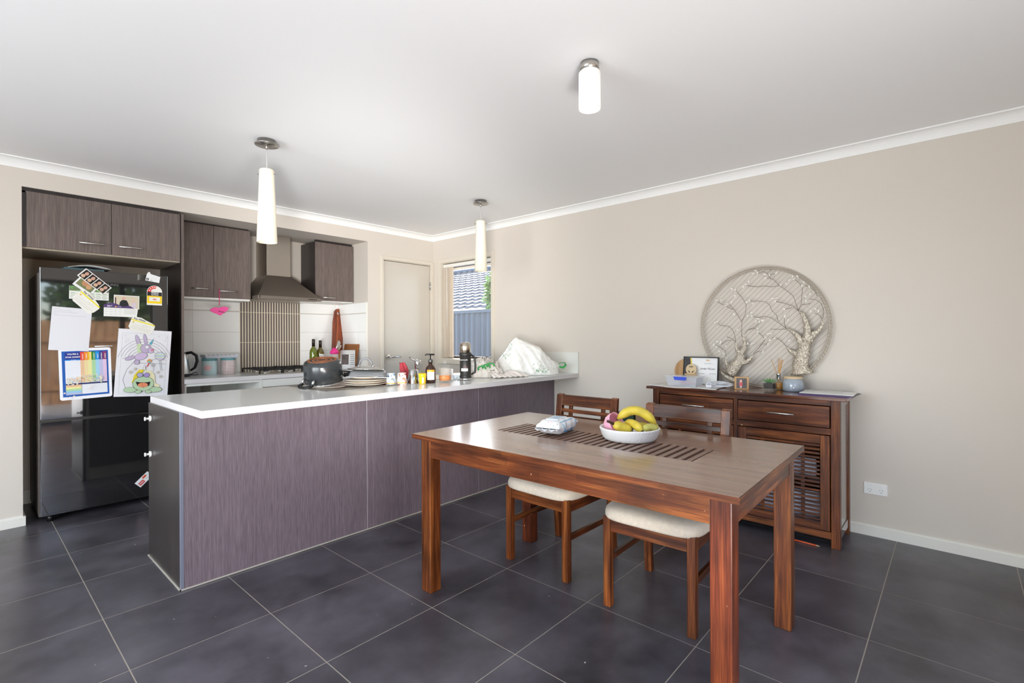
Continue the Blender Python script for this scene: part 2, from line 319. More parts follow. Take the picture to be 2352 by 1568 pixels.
# pantry door
d1 = empty('door_1', (-.365, 0, 0)); struct(d1)
box('door_leaf', -.685, -.048, .012, .047, .008, 2.063, M_door, d1, bev=.002)
fr = MB(); fr.box(-.725, -.69, -.016, .0, 0, 2.11); fr.box(-.04, -.002, -.016, .0, 0, 2.11); fr.box(-.69, -.04, -.016, 0, 2.075, 2.11)
fr.box(-.695, -.689, 0, .1, 0, 2.075); fr.box(-.042, -.036, 0, .1, 0, 2.075); fr.box(-.69, -.04, 0, .1, 2.068, 2.076)
obj('architrave', fr, M_trim, d1, W_=True, bev=.004)
hd = MB(); hd.tube([(-.622, .012, 1.02), (-.622, -.0, 1.02)], .027, 20); hd.tube([(-.622, .0, 1.02), (-.622, -.045, 1.02)], .011, 10)
hd.tube([(-.622, -.042, 1.02), (-.59, -.05, 1.022), (-.53, -.05, 1.021), (-.495, -.042, 1.017)], [.011, .009, .007, .006], 10)
obj('door_handle', hd, M_chrome, d1, W_=True)
obj('strike_plate', MB().box(-.688, -.676, .004, .014, .95, 1.09), M_chrome, d1, W_=True)
for z in (.25, 1.83): obj('hinge', MB().tube([(-.046, .004, z-.045), (-.046, .004, z+.045)], .006, 8), M_chrome, d1, W_=True)

# window in the right wall
w1 = empty('window_1', (0, -.55, WZ0)); struct(w1)
ar = MB(); ar.box(-.016, 0, -1.0, -.956, .93, 2.13); ar.box(-.016, 0, -.148, -.104, .93, 2.13); ar.box(-.016, 0, -.956, -.148, 2.085, 2.13); ar.box(-.03, 0, -1.0, -.104, .93, .985)
obj('architrave', ar, M_trim, w1, W_=True, bev=.003)
rv = MB(); rv.box(0, .1, -.956, -.95, .985, 2.085); rv.box(0, .1, -.154, -.148, .985, 2.085); rv.box(0, .1, -.95, -.154, 2.079, 2.085); rv.box(0, .1, -.95, -.154, .985, .991)
obj('reveal', rv, M_trim, w1, W_=True)
fa = MB(); B_ = .022
fa.box(.09, .13, -.95, -.93, .991, 2.079); fa.box(.09, .13, -.174, -.154, .991, 2.079); fa.box(.09, .13, -.93, -.174, 2.04, 2.079); fa.box(.09, .13, -.93, -.174, .991, 1.015)
obj('window_frame', fa, mat('bronze_aluminium', (70, 60, 52), .4), w1, W_=True)
obj('pane', MB().box(.105, .109, -.93, -.174, 1.015, 2.04), M_glass, w1, W_=True)

# glazed sliding door behind the camera
d2 = empty('door_2', ((DX0+DX1)/2, RY0, 0)); struct(d2)
M_alu = mat('dark_aluminium', (58, 54, 50), .4)
for a, b in ((DX0, -3.1), (-3.1, -2.0), (-2.0, DX1)):
    q = MB(); q.box(a, a+.035, RY0-.09, RY0-.05, 0, DZ); q.box(b-.035, b, RY0-.09, RY0-.05, 0, DZ); q.box(a, b, RY0-.09, RY0-.05, DZ-.05, DZ); q.box(a, b, RY0-.09, RY0-.05, 0, .05)
    s_ = obj('sash', q, M_alu, d2, W_=True); obj('pane', MB().box(a+.035, b-.035, RY0-.072, RY0-.068, .05, DZ-.05), M_glass, s_, W_=True)
w2 = empty('window_2', (RX0, -3.2, .3)); struct(w2)
for a, b in ((-4.8, -3.2), (-3.2, -1.6)):
    q = MB(); q.box(RX0-.1, RX0-.06, a, a+.035, .3, 2.2); q.box(RX0-.1, RX0-.06, b-.035, b, .3, 2.2); q.box(RX0-.1, RX0-.06, a, b, 2.15, 2.2); q.box(RX0-.1, RX0-.06, a, b, .3, .35)
    s_ = obj('sash', q, M_alu, w2, W_=True); obj('pane', MB().box(RX0-.082, RX0-.078, a+.035, b-.035, .35, 2.15), M_glass, s_, W_=True)

# vertical blind stacked at the window
vb = empty('vertical_blind', (0.05, -.5, 2.04)); tag(vb, 'stone coloured vertical blind drawn to the left of the kitchen window', 'blind')
box('headrail', .02, .06, -.945, -.16, 2.035, 2.07, mat('white_metal', (240, 238, 232), .35), vb)
M_vane = mat('stone_vane', (222, 210, 194), .7)
for k in range(7):
    y = -.165-.02*k; a = R(78-6*k if k < 6 else 20)
    dx, dy = .04*cos(a), .04*sin(a)
    obj('vane', MB().prism([(.045-dy, y-dx*.3), (.045+dy, y+dx*.3-.012), (.045+dy, y+dx*.3-.0135), (.045-dy, y-dx*.3-.0015)], 1.0, 2.034), M_vane, vb, W_=True)
obj('end_vane', MB().box(.046, .048, -.302, -.215, 1.0, 2.034), M_vane, vb, W_=True)
obj('wand', MB().tube([(.012, -.225, 2.045), (.012, -.228, 1.35)], .0045, 8), mat('white_metal', (240, 238, 232), .35), vb, W_=True)

# ------------------------------------------------------------------ outside
def ext(name, mb, m, **k): return obj(name, mb, m, **k)
struct(ext('ground_outside', MB().box(-30, 30, -30, 30, -.3, -.13), mat('pale_paving', (190, 184, 172), .9)))
# own eave above the kitchen window
struct(ext('trim_1', MB().box(.14, .55, -3, 1.2, 2.16, 2.2).box(.53, .57, -3, 1.2, 2.1, 2.25), mat('eave_white', (236, 228, 214), .6)))
# side fence in ribbed steel sheet: each sheet a part
fe = empty('side_fence', (2.2, 1.2, -.13)); tag(fe, 'blue grey ribbed steel fence seen through the kitchen window', 'fence')
M_fen = mat('blue_grey_sheet', (96, 103, 113), .5)
for k in range(-3, 5):
    y0 = k*.78; n = 48
    def fn(u, v, y0=y0): y = y0+u*.775; q = (u*6) % 1; d = .018 if q < .35 else (-.018 if .5 < q < .85 else 0); return (2.2+d, y, -.13+v*(1.66+.13))
    obj('fence_sheet', MB().grid(fn, n, 2, smooth=False), M_fen, fe, W_=True, solid=.002, fix=False)
box('top_rail', 2.165, 2.235, -2.4, 3.9, 1.65, 1.70, M_fen, fe)
# neighbour house behind the fence: bright wall, eave and concrete tile roof
nh = empty('neighbour_house', (7, 4, -.13)); tag(nh, 'house with grey tiled roof behind the ribbed steel fence', 'house')
box('wall', 5.6, 9, -6, 14, -.13, 1.86, mat('cream_render', (244, 240, 230), .8), nh)
box('eave', 4.95, 5.7, -6.2, 14.2, 1.84, 1.93, mat('eave_cream', (196, 190, 172), .7), nh)
M_rt = mat('grey_roof_tile', (92, 94, 102), .95, spec=.05, vary=.12, vscale=8)
cr_, rise = .42, .42
courses = 15
for k in range(courses):
    x0 = 4.95+k*.29; z0 = 1.92+(x0-4.95)*rise
    def fn(u, v, x0=x0, z0=z0, k=k):
        y = -1+u*13; w = .013*sin(2*pi*y/.3); x = x0+v*.33; return (x, y, z0+.06-v*.06+v*.33*rise+w)
    obj('tile_course', MB().grid(fn, 260, 2, smooth=False), M_rt, nh, W_=True, solid=.02, fix=False)
obj('ridge', MB().tube([(9.35, -1, 3.78), (9.35, 12, 3.78)], .08, 10), mat('ridge_dark', (92, 98, 110), .6), nh, W_=True)
def shrub(name, c, r, n, label, cat, col_, seed=1, sz=.09, kind=None):
    rnd = random.Random(seed); m = MB()
    for _ in range(n):
        a, b_ = rnd.random()*2*pi, math.acos(2*rnd.random()-1); q = rnd.random()**.33
        p = Vector((c[0]+r[0]*q*sin(b_)*cos(a), c[1]+r[1]*q*sin(b_)*sin(a), c[2]+r[2]*q*cos(b_)))
        d = Vector((rnd.uniform(-1, 1), rnd.uniform(-1, 1), rnd.uniform(-.4, 1))).normalized(); e = d.orthogonal().normalized()*sz*.35
        m.add([p, p+d*sz*.5+e, p+d*sz, p+d*sz*.5-e], [(0, 1, 2, 3)])
    o = obj(name, m, mat('leaf_%d' % seed, col_, .6), fix=False); return o
st = empty('garden_tree', (3.4, 2.2, -.13)); tag(st, 'light green tree beside the grey tiled roof outside the window', 'tree')
t_ = shrub('foliage', (3.4, 2.27, 2.08), (.2, .2, .45), 900, '', '', (150, 172, 90), 3, .1); t_.location = (-3.4, -2.2, .13); t_.parent = st
obj('trunk', MB().tube([(3.4, 2.2, -.13), (3.45, 2.22, .9), (3.4, 2.25, 2.0)], [.06, .05, .03], 8), mat('bark', (110, 92, 74), .8), st, W_=True)
# rear garden: paling fence, hedge, neighbour
rf = empty('paling_fence', (-2, -9.5, -.13)); tag(rf, 'timber paling fence behind the rear garden', 'fence')
M_pal = grain('weathered_paling', (150, 104, 66), (196, 146, 98), (222, 178, 130), 'Z', .8, (20, 2), 0)
pal = None
for k in range(64):
    if pal is None: pal = obj('paling', MB().box(-.07, .07, 0, .02, 0, 1.75), M_pal, rf, loc=(-5.5, 0, 0))
    else:
        o = pal.copy(); COL.objects.link(o); o.parent = rf; o.location = (-5.5+k*.15, 0, random.uniform(-.02, .02))
obj('rail', MB().box(-5.6, 4.2, .02, .07, 1.3, 1.4).box(-5.6, 4.2, .02, .07, .3, .4), M_pal, rf)
for k in range(4):
    hx = -6.4+k*2.5
    h_ = empty('hedge_tree', (hx, -10.6, -.13)); tag(h_, 'leafy green garden tree behind the paling fence, %s along the row' % ['first', 'second', 'third', 'fourth'][k], 'tree', 'trees behind the paling fence')
    f_ = shrub('foliage', (0, 0, 2.1), (1.05, .6, 1.1), 1500, '', '', (96, 122, 52), 5, .2); f_.parent = h_
    obj('trunk', MB().tube([(0, 0, 0), (.05, 0, 1.2), (0, 0, 2.2)], [.1, .08, .04], 8), mat('bark', (110, 92, 74), .8), h_)
rh = empty('rear_house', (2.5, -14, -.13)); tag(rh, 'brick house with a grey pitched roof behind the rear garden', 'house')
box('wall', .2, 8, -16, -12.5, -.13, 2.5, mat('tan_brick', (180, 150, 120), .8), rh)
obj('roof', MB().prism([(-.4, 2.5), (8.6, 2.5), (4.1, 4.9)], -16.5, -12.0, 'Y'), M_rt, rh, W_=True)

# ------------------------------------------------------------------ kitchen joinery
def bar_handle(p, x0, x1, y, z, m=M_steel, name='handle'):
    q = MB(); q.tube([(x0, y-.028, z), (x1, y-.028, z)], .0055, 8)
    for x in (x0+.018, x1-.018): q.tube([(x, y, z), (x, y-.028, z)], .004, 6)
    return obj(name, q, m, p, W_=True)
c1 = empty('overfridge_cabinet', (-3.0, .3, 1.84)); tag(c1, 'charcoal wood laminate cabinet with two lift doors above the fridge', 'cabinet')
box('body', -3.44, -2.562, .02, .6, 1.846, 2.225, M_inner, c1)
box('filler', -3.458, -3.44, 0, .6, 1.843, 2.2, M_lamdk, c1); box('top_filler', -3.458, -2.562, .012, .03, 2.215, 2.236, M_lamdk, c1)
dd = box('door', -3.438, -2.996, -.001, .018, 1.843, 2.212, M_lam, c1, bev=.001); bar_handle(dd, -3.177, -3.036, -.001, 1.904)
dd = box('door', -2.992, -2.563, -.001, .018, 1.843, 2.212, M_lam, c1, bev=.001); bar_handle(dd, -2.954, -2.815, -.001, 1.904)
box('underside', -3.458, -2.562, .02, .59, 1.832, 1.844, mat('under_beige', (178, 166, 148), .6), c1)
gp = empty('fridge_end_panel', (-2.55, .3, 0)); tag(gp, 'tall charcoal laminate panel standing between fridge and overhead cupboards', 'panel')
box('panel', -2.56, -2.542, -.012, .6, 0, 2.215, M_lamdk, gp); box('edge_strip', -2.5602, -2.5418, -.014, -.012, 0, 2.216, M_lam, gp)

c2 = empty('left_wall_cupboard', (-2.2, .45, 1.58)); tag(c2, 'charcoal laminate wall cupboard with two doors left of the range hood', 'cabinet')
box('body', -2.54, -1.928, .315, .6, 1.588, 2.228, M_lamdk, c2, bev=.001); box('base_board', -2.54, -1.93, .3, .6, 1.572, 1.588, M_white, c2)
box('top_filler', -2.54, -1.94, .31, .33, 2.222, 2.237, M_lamdk, c2)
dd = box('door', -2.54, -2.2335, .295, .313, 1.59, 2.222, M_lam, c2, bev=.001); bar_handle(dd, -2.413, -2.272, .295, 1.66)
dd = box('door', -2.2305, -1.926, .295, .313, 1.59, 2.222, M_lam, c2, bev=.001); bar_handle(dd, -2.195, -2.05, .295, 1.65)
c3 = empty('right_wall_cupboard', (-1.09, .45, 1.62)); tag(c3, 'single door charcoal laminate wall cupboard right of the range hood', 'cabinet')
box('body', -1.305, -.885, .29, .6, 1.62, 2.215, M_lamdk, c3, bev=.001); box('base_board', -1.3, -.885, .28, .6, 1.604, 1.62, M_white, c3)
box('top_filler', -1.3, -.89, .29, .31, 2.215, 2.237, M_lamdk, c3); box('side_panel', -.885, -.876, .3, .6, 1.62, 2.2, M_lamdk, c3)
dd = box('door', -1.307, -.884, .27, .288, 1.614, 2.212, M_lam, c3, bev=.001); bar_handle(dd, -1.244, -1.105, .27, 1.645)

hd_ = empty('range_hood', (-1.62, .4, 1.585)); tag(hd_, 'stainless steel canopy range hood above the gas cooktop', 'range hood')
hx0, hx1, hy0 = -1.918, -1.318, .14
box('canopy_base', hx0, hx1, hy0, .594, 1.592, 1.622, M_hood, hd_, bev=.001)
cx0, cx1, cy0 = -1.762, -1.532, .34
obj('canopy', MB().hexa([(hx0, hy0, 1.622), (hx1, hy0, 1.622), (hx1, .594, 1.622), (hx0, .594, 1.622), (cx0, cy0, 1.835), (cx1, cy0, 1.835), (cx1, .594, 1.835), (cx0, .594, 1.835)]), M_hood, hd_, W_=True, bev=.001)
box('chimney', cx0+.001, cx1-.001, cy0+.002, .594, 1.835, 2.236, mat('chimney_steel', (186, 178, 168), .34, metal=1), hd_, bev=.001)
for k in range(5): obj('button', MB().tube([(-1.44+k*.018, hy0, 1.607), (-1.44+k*.018, hy0-.004, 1.607)], .0055, 10), M_blk, hd_, W_=True)
box('filter', hx0+.04, hx1-.04, hy0+.05, .55, 1.588, 1.592, M_satin, hd_)
box('side_label', -1.908, -1.902, .136, .139, 1.6, 1.622, M_blk, hd_)

hb = empty('hanging_heart', (-2.2, .262, 1.5)); tag(hb, 'pink foam heart hanging on a ribbon from a cupboard handle', 'ornament')
M_pink = mat('pink_foam', (240, 88, 160), .6)
pts = []
for k in range(40):
    a = 2*pi*k/40; x = sin(a)**3*(1+.0*a)+.25*sin(a)*(1-abs(sin(a))); z = (13*cos(a)-4*cos(2*a)-1.2*cos(3*a)-.4*cos(4*a))/15
    q = R(-8); X_, Z_ = x*.074, z*.042-.012; pts.append((X_*cos(q)+Z_*sin(q), -X_*sin(q)+Z_*cos(q)))
ht = obj('heart', MB().prism([(a, b) for a, b in pts], -.004, .004, 'Y'), M_pink, hb, loc=(0, 0, -.012))
text('Mother', .02, hb, (.018, -.005, -.036), M_blk, rot=(R(90), R(8), 0), shear=.3)
obj('ribbon', MB().tube([(0, 0, .02), (.001, -.002, .09), (-.001, 0, .165)], .0035, 6), mat('pink_ribbon', (214, 60, 120), .4), hb)

# back worktop, base units
bt = empty('back_worktop', (-1.7, .3, .865)); tag(bt, 'white worktop along the tiled kitchen wall', 'worktop')
box('slab', -2.541, -.891, -.012, .588, .866, .9, M_top, bt); box('front_edge', -2.541, -.891, -.0135, -.012, .866, .9, M_topedge, bt)
bu = empty('open_base_unit', (-2.25, .3, 0)); tag(bu, 'white base unit with an open appliance bay under the back worktop', 'cabinet')
q = MB(); q.box(-2.541, -2.525, .0, .58, 0, .865); q.box(-1.965, -1.94, 0, .58, 0, .865); q.box(-2.525, -1.965, 0, .02, .843, .865); q.box(-2.525, -1.965, 0, .58, .1, .115); q.box(-2.525, -1.965, .57, .58, 0, .86)
obj('carcass', q, M_white, bu, W_=True); box('bay_divider', -2.26, -2.245, .3, .57, .115, .843, M_inner, bu)
ou = empty('oven', (-1.62, .3, 0)); tag(ou, 'white fronted oven unit under the gas cooktop', 'oven')
box('carcass', -1.94, -1.325, .012, .58, .0, .862, M_inner, ou); box('fascia', -1.937, -1.327, -.004, .012, .795, .862, M_white, ou, bev=.001); box('oven_door', -1.93, -1.335, -.01, .012, .2, .78, mat('black_glass', (18, 18, 20), .08), ou, bev=.003)
bar_handle(ou, -1.86, -1.4, -.01, .74)
rb = empty('right_base_unit', (-1.1, .3, 0)); tag(rb, 'white base unit right of the oven, below the chopping boards', 'cabinet')
box('carcass', -1.323, -.876, .012, .58, 0, .863, M_inner, rb); dd = box('door', -1.321, -.878, -.006, .012, .12, .862, M_white, rb, bev=.001); bar_handle(dd, -1.2, -1.06, -.006, .82)

# gas cooktop
ck = empty('gas_cooktop', (-1.62, .28, .9)); tag(ck, 'stainless gas cooktop with black cast iron trivets below the hood', 'cooktop')
box('tray', -1.955, -1.33, .03, .5, .9, .906, M_steel, ck, bev=.003)
def burner(x, y, r):
    bn = obj('burner', MB().lathe([(r*1.25, .906), (r*1.25, .916), (r, .918), (r, .926)], (x, y, 0), 20), M_satin, ck, W_=True)
    obj('burner_cap', MB().lathe([(r*.85, .926), (r*.9, .93), (r*.6, .934), (0, .934)], (x, y, 0), 20), M_iron, bn, W_=True)
for x, y, r in ((-1.84, .17, .033), (-1.84, .38, .026), (-1.62, .38, .04), (-1.46, .38, .026), (-1.62, .17, .026)): burner(x, y, r)
def trivet(x0, x1, y0, y1):
    q = MB(); t = .005; z = .948
    for x in (x0, x1): q.box(x-t, x+t, y0, y1, z-.01, z)
    for y in (y0, (y0+y1)/2, y1): q.box(x0, x1, y-t, y+t, z-.01, z)
    xm = (x0+x1)/2; q.box(xm-t, xm+t, y0, y0+.06, z-.01, z+.004); q.box(xm-t, xm+t, y1-.06, y1, z-.01, z+.004)
    for x in (x0, x1):
        for y in (y0, y1): q.box(x-t, x+t, y-t, y+t, .906, z)
    obj('trivet', q, M_iron, ck, W_=True)
trivet(-1.935, -1.74, .07, .47); trivet(-1.725, -1.55, .07, .47); trivet(-1.535, -1.35, .26, .47)
for k in range(5):
    x = -1.52+k*.037; obj('knob', MB().lathe([(.017, .906), (.017, .91), (.013, .912), (.012, .932), (0, .933)], (x, .1+(.035 if k % 2 else 0), 0), 16), M_satin, ck, W_=True)

# kettle, tins, tray
kt = empty('kettle', (-2.462, .41, .9)); tag(kt, 'steel electric kettle with black handle beside the fridge panel', 'kettle')
obj('base', MB().lathe([(.075, 0), (.078, .01), (.07, .02)], n=28), M_blk, kt)
obj('body', MB().lathe([(.074, .02), (.075, .03), (.068, .1), (.056, .19), (.05, .2), (0, .202)], n=32), M_steel, kt)
obj('lid', MB().lathe([(.05, .2), (.046, .208), (.012, .212), (.012, .222), (0, .224)], n=24), M_blk, kt)
obj('handle', MB().tube([(.04, -.02, .2), (.075, -.035, .208), (.11, -.05, .18), (.115, -.053, .13), (.1, -.046, .075), (.07, -.032, .05)], [.012, .012, .013, .013, .011, .009], 10), M_blk, kt)
obj('power_cord', MB().tube([(.07, .02, .006), (.12, -.01, .035), (.14, .02, .006), (.13, .08, .004), (.11, .12, .004)], .0035, 6), M_blk, kt)

def checker_mat(name, c1_, c2_, sc, kind):
    m = bpy.data.materials.new(name); m.use_nodes = True; n = m.node_tree.nodes; l = m.node_tree.links; b = n['Principled BSDF']; b.inputs['Roughness'].default_value = .3
    tc = n.new('ShaderNodeTexCoord'); sx = n.new('ShaderNodeSeparateXYZ'); l.new(tc.outputs['Object'], sx.inputs[0])
    at = n.new('ShaderNodeMath'); at.operation = 'ARCTAN2'; l.new(sx.outputs[1], at.inputs[0]); l.new(sx.outputs[0], at.inputs[1])
    ml = n.new('ShaderNodeMath'); ml.operation = 'MULTIPLY'; ml.inputs[1].default_value = .06; l.new(at.outputs[0], ml.inputs[0])
    cb = n.new('ShaderNodeCombineXYZ'); l.new(ml.outputs[0], cb.inputs[0]); l.new(sx.outputs[2], cb.inputs[1])
    if kind == 'grid':
        t = n.new('ShaderNodeTexBrick'); t.offset = 0; t.inputs['Scale'].default_value = sc; t.inputs['Brick Width'].default_value = .5; t.inputs['Row Height'].default_value = .5; t.inputs['Mortar Size'].default_value = .1
        t.inputs['Color1'].default_value = (*lin(c1_), 1); t.inputs['Color2'].default_value = (*lin(c1_), 1); t.inputs['Mortar'].default_value = (*lin(c2_), 1)
        l.new(cb.outputs[0], t.inputs[0]); l.new(t.outputs[0], b.inputs['Base Color'])
    elif kind == 'wdots':
        t = n.new('ShaderNodeTexVoronoi'); t.inputs['Scale'].default_value = sc; l.new(tc.outputs['Object'], t.inputs[0])
        mr = n.new('ShaderNodeMapRange'); mr.inputs[1].default_value = .2; mr.inputs[2].default_value = .24; l.new(t.outputs['Distance'], mr.inputs[0])
        hs = n.new('ShaderNodeHueSaturation'); hs.inputs['Saturation'].default_value = .45; l.new(t.outputs['Color'], hs.inputs['Color'])
        mx = n.new('ShaderNodeMix'); mx.data_type = 'RGBA'; mx.inputs[7].default_value = (*lin(c1_), 1); l.new(mr.outputs[0], mx.inputs[0]); l.new(hs.outputs[0], mx.inputs[6]); l.new(mx.outputs[2], b.inputs['Base Color'])
    else:
        t = n.new('ShaderNodeTexVoronoi'); t.inputs['Scale'].default_value = sc; t.inputs['Randomness'].default_value = 0; l.new(cb.outputs[0], t.inputs[0])
        mr = n.new('ShaderNodeMapRange'); mr.inputs[1].default_value = .26; mr.inputs[2].default_value = .3; l.new(t.outputs['Distance'], mr.inputs[0])
        mx = n.new('ShaderNodeMix'); mx.data_type = 'RGBA'; mx.inputs[6].default_value = (*lin(c2_), 1); mx.inputs[7].default_value = (*lin(c1_), 1); l.new(mr.outputs[0], mx.inputs[0]); l.new(mx.outputs[2], b.inputs['Base Color'])
    return m
M_tin1 = checker_mat('blue_gingham_tin', (150, 196, 204), (226, 240, 242), 62, 'grid'); M_tin2 = checker_mat('spotted_tin', (232, 232, 230), (190, 60, 70), 75, 'dots')
for nm, x, y, mm, lb in (('storage_tin', -2.222, .455, M_tin1, 'blue gingham storage tin with pink oval label on back worktop'), ('storage_tin', -2.072, .443, M_tin2, 'white storage tin with red spots on back worktop')):
    t = empty(nm, (x, y, .9)); tag(t, lb, 'tin', 'storage tins on the back worktop')
    obj('body', MB().lathe([(.058, 0), (.06, .003), (.06, .13), (.058, .132)], n=36), mm, t)
    obj('lid', MB().lathe([(.0615, .128), (.0615, .145), (.059, .149), (0, .149)], n=36), mat('teal_tin_lid', (120, 178, 186), .35), t)
    if x < -2.1:
        q = MB(); pts = []
        q.grid(lambda u, v: ((.0608)*sin((u-.5)*1.1-.55), -(.0608)*cos((u-.5)*1.1-.55), .066+(v-.5)*.05*math.sqrt(max(0, 1-(2*u-1)**2))+.0), 14, 5)
        obj('label', q, flat((236, 196, 200)), t, fix=False)
ty = empty('lidded_tray', (-2.15, .45, 1.05)); tag(ty, 'flat white lidded tray resting on the two storage tins', 'tray')
obj('tray', MB().hexa([(-.12, -.075, 0), (.135, -.075, 0), (.135, .06, 0), (-.12, .06, 0), (-.135, -.085, .026), (.15, -.085, .026), (.15, .07, .026), (-.135, .07, .026)]), mat('tray_white', (206, 210, 222), .3), ty, bev=.003)
obj('lid', MB().box(-.13, .145, -.08, .065, .026, .034), mat('tray_lid', (222, 222, 222), .4), ty, bev=.003)
q = MB()
for k in range(7): q.box(-.11+k*.034, -.09+k*.034, -.0815, -.08, .028, .033)
obj('ribs', q, mat('tray_grey', (150, 150, 150), .5), ty)

# bottles, knife block, boards
def wine(x, y, h, glass, lab, label):
    t = empty('wine_bottle', (x, y, .9)); tag(t, label, 'bottle', 'wine bottles behind the pot')
    r = .038; obj('glass', MB().lathe([(r*.8, 0), (r, .006), (r, h*.58), (r*.86, h*.66), (r*.42, h*.74), (.0145, h*.78), (.0145, h-.02)], n=28), glass, t)
    obj('capsule', MB().lathe([(.0155, h-.075), (.0155, h-.003), (.013, h), (0, h)], n=20), mat('wine_capsule', (40, 28, 22), .35), t)
    def fn(u, v): a = -pi/2-.75+1.9*u+.1; return (1.02*r*cos(a), 1.02*r*sin(a), lab[0]+(lab[1]-lab[0])*v+(lab[2]*(u-.5)))
    obj('label', MB().grid(fn, 14, 2), mat('wine_label_%d' % int(lab[3][2]), lab[3], .5), t, fix=False); return t
M_green = mat('green_glass', (96, 108, 20), .05, spec=.7, coat=.6)
M_olive = mat('olive_glass', (92, 80, 14), .05, spec=.7, coat=.6)
wine(-1.335, .27, .318, M_green, (.1, .135, .015, (226, 214, 160)), 'green wine bottle with a slanted cream label, left of two')
t = wine(-1.255, .285, .305, M_olive, (.075, .165, 0, (232, 230, 226)), 'olive wine bottle with a tall white label, right of two')
text('G', .05, t, (-.03, -.0385, .13), M_blk, rot=(R(90), 0, R(-35)), shear=.3)
kb = empty('knife_block', (-1.115, .285, .9)); tag(kb, 'light wooden knife block holding three steel handled knives', 'knife block')
obj('block', MB().prism([(-.075, 0), (.06, 0), (.075, .19), (.02, .2)], -.05, .05, 'Y'), grain('bamboo_block', (176, 122, 60), (200, 146, 80), (218, 168, 100), 'Z', .45, (30, 3), .02), kb, rot=(0, 0, R(-20)), bev=.002)
for k, (dx, dy, h) in enumerate(((.02, -.02, .3), (.045, 0.005, .285), (.07, .03, .25))):
    obj('knife_handle', MB().tube([(dx+.0, dy, .18), (dx+.035, dy, h)], [.011, .012], 8), M_steel, kb)
sb = empty('shaker_bottle', (-1.17, .155, .9)); tag(sb, 'clear drink bottle with a bright pink dome lid before the knife block', 'bottle')
obj('bottle', MB().lathe([(.036, 0), (.038, .01), (.034, .08), (.04, .13), (.041, .17)], n=28), M_plast, sb)
obj('lid', MB().lathe([(.043, .166), (.043, .19), (.034, .205), (.02, .213), (.02, .226), (0, .227)], n=28), mat('hot_pink', (248, 60, 150), .35), sb)
M_board = grain('oiled_board', (70, 26, 12), (128, 54, 24), (186, 96, 42), 'Z', .3, (60, 2.5), .03, coat=.2)
lb = empty('long_serving_board', (-1.0, .42, .912)); tag(lb, 'long reddish wooden serving board with handle hole leaning in the kitchen corner', 'board')
m = MB(); hh = .67; prof = []
def outl(sc=1):
    L_ = [(-.065, 0), (-.06, .5), (-.045, .58), (-.035, .63), (-.015, .655), (.015, .655), (.035, .63), (.045, .58), (.06, .5), (.065, 0)]
    return L_
OL = outl()
bm = bmesh.new()
hole = [(.017*cos(a)*1.0, .612+.02*sin(a)) for a in [2*pi*k/14 for k in range(14)]]
q = MB(); n1 = len(OL)
# body below the hole plus a ring around it
q.prism([(-.065, 0), (.065, 0), (.062, .5), (.05, .59), (-.05, .59), (-.062, .5)], -.009, .009, 'Y')
ringo = [(.05*cos(a), .605+(.062*sin(a) if sin(a) > 0 else .04*sin(a))) for a in [2*pi*k/14 for k in range(14)]]
for k in range(14):
    j = (k+1) % 14; q.add([(ringo[k][0], -.009, ringo[k][1]), (ringo[j][0], -.009, ringo[j][1]), (hole[j][0], -.009, hole[j][1]), (hole[k][0], -.009, hole[k][1]),
       (ringo[k][0], .009, ringo[k][1]), (ringo[j][0], .009, ringo[j][1]), (hole[j][0], .009, hole[j][1]), (hole[k][0], .009, hole[k][1])], [(0, 1, 2, 3), (7, 6, 5, 4), (0, 4, 5, 1), (2, 6, 7, 3)])
# boards lean: local y axis is tilted backwards and towards the corner
obj('board', q, M_board, lb, rot=(R(-12.5), R(10), R(4)))
sq = empty('square_chopping_board', (-.955, .26, .902)); tag(sq, 'square brown chopping board leaning against the side tiles', 'board')
obj('board', MB().box(-.012, .012, -.12, .14, 0, .265), grain('brown_board', (124, 72, 28), (150, 92, 42), (176, 116, 60), 'Y', .4, (30, 2), .02), sq, rot=(0, R(12), R(2)), bev=.006)
mg = empty('recipe_card', (-1.045, .12, .903)); tag(mg, 'white recipe card with a food photograph leaning on the square board', 'card')
mo = empty('card', (0, 0, 0), (R(82), 0, R(-42)), mg)
q = MB(); q.grid(lambda u, v: ((u-.5)*.15, v*.2, 0), 3, 3)
c_ = obj('sheet', q, M_paper, mo, solid=.0012, fix=False)
q = MB(); q.box(-.06, .01, .05, .155, .0035, .0045); obj('photo', q, mat('food_photo', (70, 44, 36), .4, vary=.9, vscale=40), c_, loc=(0, 0, -.002))
for k in range(6): obj('print_line', MB().box(.026, .066, .05+k*.02, .055+k*.02, .0, .002), flat((120, 120, 124)), c_, loc=(0, 0, -.0005))

# ------------------------------------------------------------------ island
il = empty('island_bench', (-1.5, -1.47, 0)); tag(il, 'long charcoal laminate island bench with vertical grain facing the dining table', 'island')
ya = -1.772; 
for a, b in ((-3.0095, -1.9965), (-1.9935, -.9995), (-.9965, -.002)): box('front_panel', a, b, ya, ya+.018, .004, .866, M_lamin, il, bev=.0008)
box('corner_post', -3.0235, -3.0105, ya-.001, ya+.018, .004, .866, mat('blue_grey_edge', (118, 122, 138), .35), il)
box('end_panel', -3.0235, -3.005, ya+.018, -1.17, .004, .866, M_lamdk, il)
for a in (-1.9965, -.9995): box('joint_strip', a, a+.003, ya+.0015, ya+.01, .004, .866, M_topedge, il)
box('carcass', -3.0, -.003, -1.75, -1.175, .0, .864, M_inner, il)
for k in range(5):
    a = -2.98+k*.595; dd = box('drawer_front' if k < 2 else 'cupboard_door', a, a+.59, -1.175, -1.158, .11, .862, M_lamdk, il, bev=.001)
